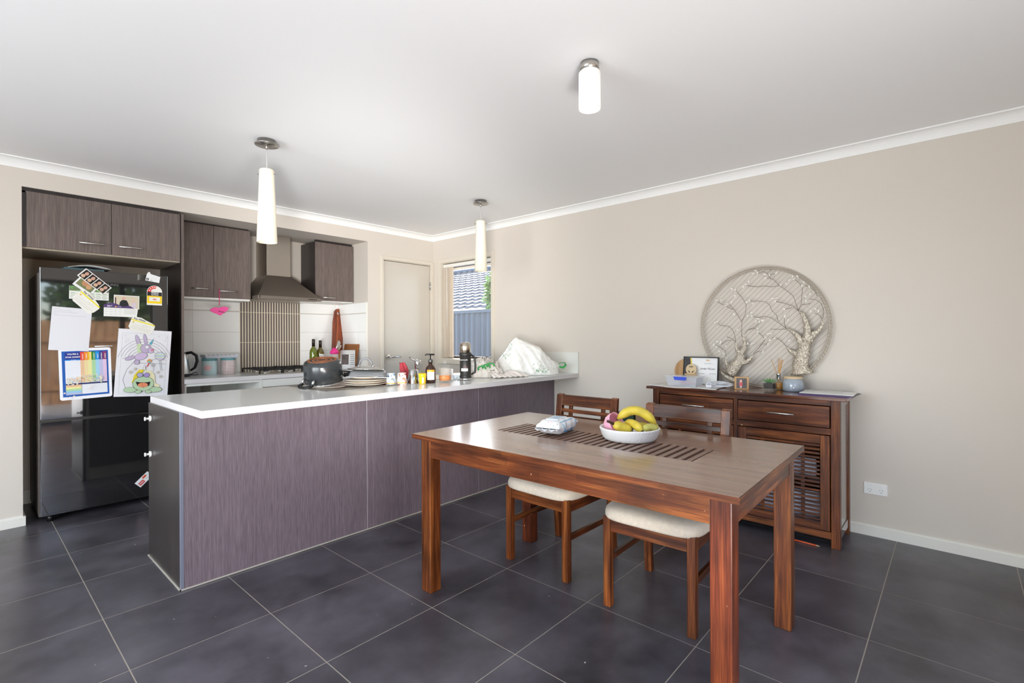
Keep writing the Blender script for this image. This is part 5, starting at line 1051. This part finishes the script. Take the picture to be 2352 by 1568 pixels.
# succulent
su = empty('potted_succulent', (-.172, -3.672, ST)); tag(su, 'green succulent in a square glass pot on the sideboard', 'plant')
obj('glass_pot', MB().box(-.033, .033, -.034, .034, 0, .052), M_clear, su, rot=(0, 0, R(-8)), bev=.004); obj('soil', MB().box(-.027, .027, -.028, .028, .014, .046), mat('dark_soil', (66, 54, 46), .95, bump=.6, bscale=300), su, rot=(0, 0, R(-8)), bev=.003)
M_suc = mat('succulent_green', (118, 164, 108), .4)
for k in range(13):
    a = k*2.4; L_ = .035+.02*(k/13); up_a = .2+.9*(1-k/13); d = Vector((cos(a)*cos(up_a), sin(a)*cos(up_a), sin(up_a)))
    obj('leaf', MB().tube([Vector((0, 0, .045)), Vector((0, 0, .047))+d*L_*.4, Vector((0, 0, .047))+d*L_*.8, Vector((0, 0, .044))+d*L_*1.15], [.003, .0065, .0055, .0008], 7, flat_=.6), M_suc, su)
# diffuser
df = empty('reed_diffuser', (-.105, -3.71, ST)); tag(df, 'glass reed diffuser bottle with chrome neck and tan reeds', 'diffuser')
obj('bottle', MB().lathe([(.024, 0), (.031, .004), (.0315, .05), (.026, .066), (.013, .075), (.0125, .078)], n=28), M_clear, df); obj('oil', MB().lathe([(.022, .003), (.028, .006), (.028, .048), (0, .048)], n=24), mat('amber_oil', (206, 140, 20), .1, spec=.6, alpha=.85), df)
obj('neck', MB().lathe([(.0125, .07), (.013, .074), (.0125, .1), (.017, .108), (.015, .109), (.01, .1)], n=24), M_chrome, df)
for k, (a, b, h) in enumerate(((-.0, -.04, .205), (0, .0, .212), (.004, .006, .208), (.006, .022, .204), (0, .028, .2), (.008, .014, .198))):
    obj('reed', MB().tube([(-a*.5, b*.4, .03), (a, -b*1.0 if k else .045, h)], .0018, 6), mat('tan_reed', (206, 156, 92), .6), df)
jc = empty('ceramic_candle_jar', (-.141, -3.804, ST)); tag(jc, 'grey glazed candle jar with a wooden lid', 'candle')
obj('jar', MB().lathe([(.052, 0), (.059, .006), (.061, .02), (.0605, .05), (.056, .064), (.052, .068), (.0515, .084)], n=44), mat('grey_glaze', (160, 170, 182), .12, vary=.08, vscale=90, coat=.5), jc)
obj('lid', MB().lathe([(.053, .083), (.054, .085), (.054, .092), (.051, .095), (0, .095)], n=40), mat('pale_wood_lid', (216, 190, 152), .5), jc)
obj('neck_bead', MB().lathe([(.0525, .082), (.054, .084), (.0525, .086)], n=40, close=False), M_birch, jc, fix=False)
for k, (lb_, cc, dx, dy, rz, w_, h_, tk) in enumerate((('purple backed magazine at the bottom of the paper pile', (120, 70, 150), 0, .0, -3, .21, .28, .003), ('dark grey folder in the paper pile on the sideboard', (74, 76, 84), .005, -.005, -5, .21, .285, .005), ('white magazine in the paper pile on the sideboard', (232, 232, 232), .0, -.002, -1, .2, .275, .004), ('speckled grey envelope on top of the paper pile', (206, 206, 200), .03, .03, 8, .11, .2, .003))):
    zz = ST+.0005+[0, .0035, .009, .0135][k]; t = empty('magazine' if k in (0, 2) else 'folder' if k == 1 else 'envelope', (-.215+dx, -4.01+dy, zz)); tag(t, lb_, 'magazine' if k in (0, 2) else 'folder' if k == 1 else 'envelope', None)
    obj('cover', MB().box(-w_/2, w_/2, -h_/2, h_/2, 0, tk), mat('pile_%d' % k, cc, .4, vary=.08 if k == 3 else 0, vscale=80), t, rot=(0, 0, R(rz+2)), bev=.0006)
    obj('pages', MB().box(-w_/2+.004, w_/2-.003, -h_/2+.003, h_/2-.003, tk*.2, tk*.8), M_paper, t, rot=(0, 0, R(rz+2)))

# ------------------------------------------------------------------ round metal tree art
art = empty('round_metal_tree_art', (-.045, -3.588, 1.286-.417)); tag(art, 'round silver wire wall art of two trees standing on the sideboard', 'wall art')
RRW = .414; AC = (-3.588, 1.29); AX = -.045
M_art = mat('antique_silver', (206, 196, 180), .3, metal=.75, bump=1.0, bscale=95, vary=.4, vscale=110); M_wire = mat('bronze_wire', (128, 116, 102), .45, metal=.3)
def px2w(cx, cy, x=-.05):
    """art drawing coordinates -> wall plane (derived once from the ring's outline)"""
    px, py = 1580+cx/4.9, 580+cy/4.9
    d = Vector((sin(YAW), cos(YAW), 0))+r2*((px-1176)/FPX)+u2*((784+SY-py)/FPX)
    t_ = (x+3.7499)/d.x; return (-4.593+d.y*t_, 1.2272+d.z*t_)
q = MB()
for rr_, r_ in ((RRW, .0045), (RRW-.014, .003)):
    q.tube([(AX, AC[0]+rr_*cos(2*pi*k/72), AC[1]+rr_*sin(2*pi*k/72)) for k in range(73)], r_, 8, cap=False)
for k in range(120):
    a = 2*pi*k/120; q.tube([(AX-.006, AC[0]+(RRW-.018)*cos(a), AC[1]+(RRW-.018)*sin(a)), (AX-.007, AC[0]+(RRW+.006)*cos(a+.02), AC[1]+(RRW+.006)*sin(a+.02))], .0015, 4, cap=False)
obj('ring', q, mat('ring_silver', (176, 164, 148), .4, metal=.5), art, W_=True)
q = MB(); nw = 31; ri = RRW-.014
for k in range(nw):
    o_ = -ri+(k+.5)*2*ri/nw; h = math.sqrt(ri*ri-o_*o_); c, s_ = cos(R(135)), sin(R(135))
    n_v = (c, s_); d_v = (-s_, c)
    # direction rising to the right as seen (towards -y)
    ax_, az_ = -cos(R(45)), sin(R(45)); nx, nz = sin(R(45)), cos(R(45))
    q.tube([(AX+.004, AC[0]+nx*o_-ax_*h, AC[1]+nz*o_-az_*h), (AX+.004, AC[0]+nx*o_+ax_*h, AC[1]+nz*o_+az_*h)], .0009, 4, cap=False)
o = obj('diagonal_wires', q, M_wire, art, W_=True); tag(o, kind='stuff')
def limb(pts, mat_=M_art, name='bough', flat_=.55):
    P_ = []; rs = []; dense = []
    for i in range(len(pts)-1):
        for k in range(4):
            u = k/4; dense.append(tuple(pts[i][j]*(1-u)+pts[i+1][j]*u for j in range(3)))
    dense.append(pts[-1]); rn_ = random.Random(int(pts[0][0]))
    for a, b, w_ in dense: y_, z_ = px2w(a, b); P_.append((AX-.012, y_, z_)); rs.append(max(.0012, w_/4.9*.00325*1.0*(1+rn_.uniform(-.06, .06))))
    q = MB(); pts3 = [Vector(p) for p in P_]; n = 14; vs_ = []
    for i, p in enumerate(pts3):
        t_ = (pts3[min(i+1, len(pts3)-1)]-pts3[max(i-1, 0)]).normalized(); a = Vector((1, 0, 0)); b = t_.cross(a).normalized()
        for k in range(n):
            w_ = 2*pi*k/n; rr_ = rs[i]*(1+rn_.uniform(-.1, .1)); vs_.append(p+a*cos(w_)*rr_*flat_+b*sin(w_)*rr_)
    m_2 = MB(); m_2.add(vs_, [(i*n+k, i*n+(k+1) % n, (i+1)*n+(k+1) % n, (i+1)*n+k) for i in range(len(pts3)-1) for k in range(n)]+[tuple(range(n))[::-1], tuple(range(len(vs_)-n, len(vs_)))], 0, True)
    return obj(name, m_2, mat_, art, W_=True)
limb([(1290, 1365, 100), (1270, 1270, 72), (1290, 1170, 64), (1310, 1080, 54), (1330, 1000, 50)], name='trunk')
for L_ in ([(1340, 1000, 48), (1350, 900, 36), (1345, 820, 28), (1320, 740, 24), (1290, 690, 18), (1245, 655, 4)], [(1350, 1000, 44), (1410, 925, 30), (1480, 875, 22), (1512, 810, 14), (1520, 740, 3)],
           [(1300, 1040, 42), (1250, 955, 30), (1200, 905, 22), (1150, 872, 13), (1110, 855, 3)], [(1270, 1170, 44), (1205, 1135, 28), (1150, 1105, 15), (1105, 1050, 3)]): limb(L_)
limb([(480, 1370, 62), (520, 1300, 62), (585, 1215, 50), (603, 1140, 40)], name='trunk')
for L_ in ([(600, 1140, 32), (640, 1070, 20), (640, 1000, 16), (626, 955, 10), (608, 935, 3)], [(600, 1150, 30), (555, 1090, 18), (545, 1040, 12), (540, 1000, 3)], [(600, 1240, 36), (670, 1225, 24), (710, 1190, 14), (740, 1140, 3)],
           [(470, 1310, 30), (430, 1245, 13), (435, 1195, 6), (430, 1170, 2)], [(360, 1330, 4), (430, 1390, 20), (520, 1440, 34), (600, 1420, 8)]): limb(L_)
tw = [[(1245, 655), (1215, 560), (1190, 490), (1100, 420), (1030, 370), (960, 300), (890, 290)], [(1245, 655), (1180, 600), (1090, 570), (990, 550)], [(1040, 370), (950, 385), (850, 375), (780, 385), (660, 370)],
 [(930, 290), (900, 235), (850, 210), (790, 235)], [(1245, 650), (1280, 580), (1285, 480), (1290, 390), (1250, 340), (1200, 300)], [(1520, 740), (1530, 640), (1500, 570), (1440, 530), (1370, 520)], [(1515, 750), (1480, 700), (1430, 680)],
 [(1460, 490), (1430, 430), (1380, 395), (1320, 370)], [(1110, 855), (1010, 780), (930, 730), (860, 715), (790, 730), (730, 720)], [(1110, 860), (1030, 862), (930, 862)], [(1105, 850), (1090, 800), (1090, 740)],
 [(1105, 1050), (1050, 990), (1000, 965), (940, 955)], [(1015, 765), (1005, 710), (950, 655), (920, 590), (870, 555), (790, 545), (700, 540)], [(608, 935), (610, 850), (610, 780), (560, 700), (520, 640), (470, 585)],
 [(610, 780), (650, 690), (660, 590), (620, 520), (540, 425)], [(510, 640), (420, 600), (330, 550)], [(540, 1000), (530, 920), (500, 860), (450, 825), (380, 825), (340, 800)], [(640, 920), (680, 870), (760, 830), (810, 785)], [(680, 870), (750, 850), (790, 852)],
 [(540, 1010), (500, 970), (440, 945)], [(490, 985), (430, 995), (380, 1030)], [(430, 1170), (430, 1110), (380, 1075), (320, 1045)], [(740, 1140), (790, 1110), (850, 1120)], [(740, 1130), (800, 1070), (830, 1025), (910, 1030)], [(860, 960), (800, 900)], [(1285, 585), (1340, 580), (1385, 570)], [(1175, 620), (1120, 630), (1090, 640)], [(800, 1070), (850, 1010), (870, 980)], [(920, 250), (960, 240), (1000, 235)]]
for w_ in tw: obj('twig', MB().tube([(AX-.008-.004*sin(i*1.3), *px2w(*p)) for i, p in enumerate(w_)], .0016, 6), M_wire, art, W_=True)
lf = [(880, 290), (790, 230), (740, 235), (1000, 235), (660, 360), (1050, 365), (540, 420), (500, 410), (540, 490), (330, 540), (380, 540), (450, 580), (500, 560), (700, 540), (670, 560), (740, 575), (960, 520), (1000, 515), (990, 550), (1090, 635), (1200, 300), (1150, 312), (1240, 270), (1310, 335), (1290, 375), (1370, 385), (1330, 495), (1380, 470), (1335, 545), (1440, 635), (1390, 660), (1475, 660), (1095, 715), (1135, 760), (1115, 355), (730, 715), (680, 710), (720, 680), (810, 780), (770, 775), (840, 765), (340, 780), (310, 790), (530, 700), (520, 690), (790, 890), (880, 955), (940, 910), (930, 985), (1145, 990), (980, 965), (300, 1040), (340, 1000), (370, 1020), (440, 1055), (360, 1110), (410, 1135), (720, 1030), (680, 1025), (745, 1020), (910, 1030), (850, 1120), (565, 870), (790, 855), (630, 385), (690, 330), (770, 205), (870, 250), (925, 255), (1185, 270), (430, 600), (860, 765), (800, 745), (910, 915), (375, 1005), (330, 1060)]
M_leaf = mat('silver_leaf', (246, 242, 234), .3)
rn = random.Random(11); lm = None
for p in lf:
    y_, z_ = px2w(*p)
    if lm is None:
        m = MB(); m.lathe([(.0004, -.011), (.0045, -.004), (.005, .002), (.0004, .011)], n=8); lm = obj('leaf', m, M_leaf, art, loc=(-.022, y_+3.588, z_-.869), rot=(R(rn.uniform(0, 180)), 0, 0))
    else:
        o = lm.copy(); COL.objects.link(o); o.parent = art; o.location = (-.02+rn.uniform(-.004, .004), y_+3.588, z_-.869); o.rotation_euler = (R(rn.uniform(0, 180)), 0, 0)
obj('hanging_loop', MB().tube([(AX, px2w(930, 200)[0]+.006*cos(a), px2w(930, 200)[1]+.006*sin(a)) for a in [2*pi*k/12 for k in range(13)]], .0012, 5), M_wire, art, W_=True)

# ------------------------------------------------------------------ power point, boxes behind the chair, crayon
po = empty('power_outlet', (-.003, -4.2215, .2915)); tag(po, 'white double power point on the wall right of the sideboard', 'power outlet')
obj('plate', MB().box(-.007, .003, -.0595, .0595, -.036, .036), mat('gloss_white', (245, 245, 243), .2), po, bev=.003)
for y in (.028, -.028):
    obj('switch', MB().tube([(-.007, y-.004, .019), (-.01, y-.004, .019)], .0085, 20), mat('gloss_white', (245, 245, 243), .2), po)
    q = MB(); 
    for dy, dz, a in ((-.007, -.006, 30), (.007, -.006, -30), (0, -.019, 0)):
        c, s_ = cos(R(a)), sin(R(a)); y0, z0 = y+dy, dz
        q.hexa([(-.0076, y0-.001*c-.004*s_, z0-.001*s_*0-.004*c), (-.0068, y0-.001*c-.004*s_, z0-.004*c), (-.0068, y0+.001*c-.004*s_, z0-.004*c), (-.0076, y0+.001*c-.004*s_, z0-.004*c), (-.0076, y0-.001*c+.004*s_, z0+.004*c), (-.0068, y0-.001*c+.004*s_, z0+.004*c), (-.0068, y0+.001*c+.004*s_, z0+.004*c), (-.0076, y0+.001*c+.004*s_, z0+.004*c)])
    obj('socket_pins', q, M_blk, po)
bx_ = empty('storage_crate_box', (-.07, -2.555, 0)); tag(bx_, 'dark green carton with white lettering behind the chairs', 'box')
obj('carton', MB().box(-.05, .055, -.1, .1, 0, .6), mat('dark_green_card', (24, 62, 50), .5), bx_, bev=.004)
text('NEW\nPROTEIN\nPRODUCT', .022, bx_, (-.0505, .045, .555), flat((230, 234, 230)), rot=(R(90), 0, R(-90)), bold=.0006)
cb_ = empty('cardboard_box', (-.06, -2.76, 0)); tag(cb_, 'plain brown cardboard carton beside the sideboard', 'box')
M_card = mat('brown_cardboard', (162, 132, 102), .8, vary=.05)
obj('carton', MB().box(-.04, .05, -.13, .1, 0, .612), M_card, cb_, bev=.002); obj('flap', MB().box(-.038, -.034, -.13, .1, .612, .632), M_card, cb_)
cr2 = empty('orange_crayon', (-.376, -3.93, .0)); tag(cr2, 'orange pencil lying on the floor under the sideboard', 'pencil')
obj('barrel', MB().tube([(-.02, .09, .005), (-.03, -.05, .005)], .0045, 6), mat('orange_paint', (214, 90, 50), .4), cr2); obj('tip', MB().tube([(-.03, -.05, .005), (-.0315, -.068, .005)], [.0045, .0006], 6), M_birch, cr2)

# ------------------------------------------------------------------ carrier bag and crumpled cloth on the island
def noise3(x, y, s): return sin(x*7.1+s)*cos(y*5.3+s*1.7)+.5*sin(x*15.7+y*11.1+s*2.3)+.25*sin(x*31+y*27+s)+.5*abs(sin(x*9-y*13+s*.7))
M_bag = mat('white_film', (244, 244, 240), .35, spec=.5, transl=.3)
bg2 = empty('white_carrier_bag', (-.42, -1.72, .9)); tag(bg2, 'large crumpled white plastic carrier bag with green print on the island end', 'bag')
bg2.rotation_euler = (0, 0, -YAW)
BH = [(-.275, .015), (-.245, .06), (-.2, .12), (-.14, .2), (-.07, .295), (-.045, .318), (-.02, .31), (.07, .272), (.15, .243), (.17, .235), (.22, .165), (.27, .12), (.31, .1), (.33, .08)]
def interp(T_, x):
    for (a, b), (c, d) in zip(T_, T_[1:]):
        if x <= c: return b+(d-b)*max(0, (x-a))/(c-a)
    return T_[-1][1]
def bag_surface(u, v):
    a = -.275+.605*u; ph = pi*v; H_ = interp(BH, a); B_ = .135*math.sqrt(max(.02, 1-((a-.0)/.335)**2))*(.8+.5*min(1, H_/.3))
    c, s_ = cos(ph), sin(ph); b = -B_*math.copysign(abs(c)**.8, c)*(1+.06*noise3(a*5, v*3, 2.2)); z = H_*s_**1.05
    th_ = math.atan2(z-.07, .36-a); cr = (1-abs(sin(th_*7+b*9)))**4*.012+(1-abs(sin(a*9+b*16+1.5*sin(v*4))))**5*.010+.003*noise3(a*5, v*3, 6)
    k = min(1, s_*2.5)*min(1, H_/.12); z += cr*k+.006*k*abs(sin(th_*17+a*6))**.6; b += (.012*sin(a*19+v*4)+.004*sin(a*41+v*7))*(1-s_*.6)
    return (a+.006*sin(v*19+a*8)*s_, b, max(.002, z))
q = MB(); q.grid(bag_surface, 130, 60)
bo_ = obj('film', q, M_bag, bg2)
M_gprint = mat('green_print', (40, 160, 70), .4)
obj('tied_end', MB().tube([(.3, -.0, .06), (.325, -.0, .075), (.345, -.0, .08)], [.04, .02, .012], 10), M_bag, bg2)
q = MB(); rn = random.Random(3)
for k in range(26):
    a0, v0 = rn.uniform(-.16, -.08), rn.uniform(.22, .42); u_ = (a0+.275)/.605; x_, y_, z_ = bag_surface(u_, v0); q.tube([(x_, y_-.004, z_+.002), (x_+rn.uniform(-.008, .008), y_-.005, z_+rn.uniform(-.01, .01))], .0018, 5)
for k in range(26):
    a0, v0 = rn.uniform(.1, .24), rn.uniform(.02, .12); u_ = (a0+.275)/.605; x_, y_, z_ = bag_surface(u_, v0); q.tube([(x_, y_-.004, z_+.002), (x_+rn.uniform(-.012, .012), y_-.005, z_+rn.uniform(-.006, .006))], .002, 5)
obj('green_print', q, mat('green_print', (40, 160, 70), .4), bg2)
tag(bpy.data.objects['green_print'], kind='stuff')
obj('green_handle', MB().tube([(.33, -.01, .085), (.345, -.012, .1), (.385, -.012, .103), (.395, -.012, .08), (.372, -.012, .058), (.345, -.012, .064), (.335, -.01, .08)], [.006, .009, .011, .011, .011, .008, .006], 8, flat_=.35), M_gprint, bg2)
cw_ = empty('crumpled_green_bag', (-.83, -1.68, .9)); tag(cw_, 'smaller crumpled off-white bag with green swirl lettering beside the flask', 'bag')
def cl2(u, v):
    a = 2*pi*u; c, s_ = cos(a), sin(a); f = math.cos(v*pi/2)**.7; h = math.sin(v*pi/2)
    w_ = 1+.16*noise3(c*1.5, s_*1.5, 7.5)*(1-.4*v); return (.135*c*f*w_-.02*h, .09*s_*f*w_, max(.002, .135*h*(1+.14*noise3(c*2, s_*2+v*3, 3))+.008*noise3(c*4, s_*4+v*5, 9)*(v > .05)))
q = MB(); q.grid(cl2, 90, 26, wrap=True); obj('film', q, mat('offwhite_film', (226, 220, 212), .5, spec=.4), cw_, rot=(0, 0, R(-38)))
cg = empty('fold', (0, 0, 0), parent=cw_)
q = MB()
for k in range(3):
    pts = [(-.0+.035*k*c45+.03*cos(a)*c45-.05*sin(YAW)*0-.03-.072*dp.x, .035*k*s45+.03*cos(a)*s45-.072*dp.y, .075+.012*k+.02*sin(a)) for a in [pi*(-.1+1.3*j/12) for j in range(13)]]
    q.tube(pts, .006, 6)
cg.name = 'green_lettering'; obj('swirl', q, M_gprint, cg)
tt = empty('white_tea_towel', (-.73, -1.845, .9)); tag(tt, 'rumpled white cloth with scalloped edge lying before the carrier bag', 'cloth')
def tw_(u, v):
    x = (u-.5)*.34; y = (v-.5)*.13; return (x, y, .004+.03*max(0, sin(u*9+v*2))*v+.02*abs(sin(u*21+v*3))*(.3+.7*(1-abs(2*v-1)))+.012*v)
q = MB(); q.grid(tw_, 70, 16); obj('cloth', q, mat('cream_cloth', (232, 224, 218), .7), tt, rot=(0, 0, R(-16)), solid=.003, fix=False)
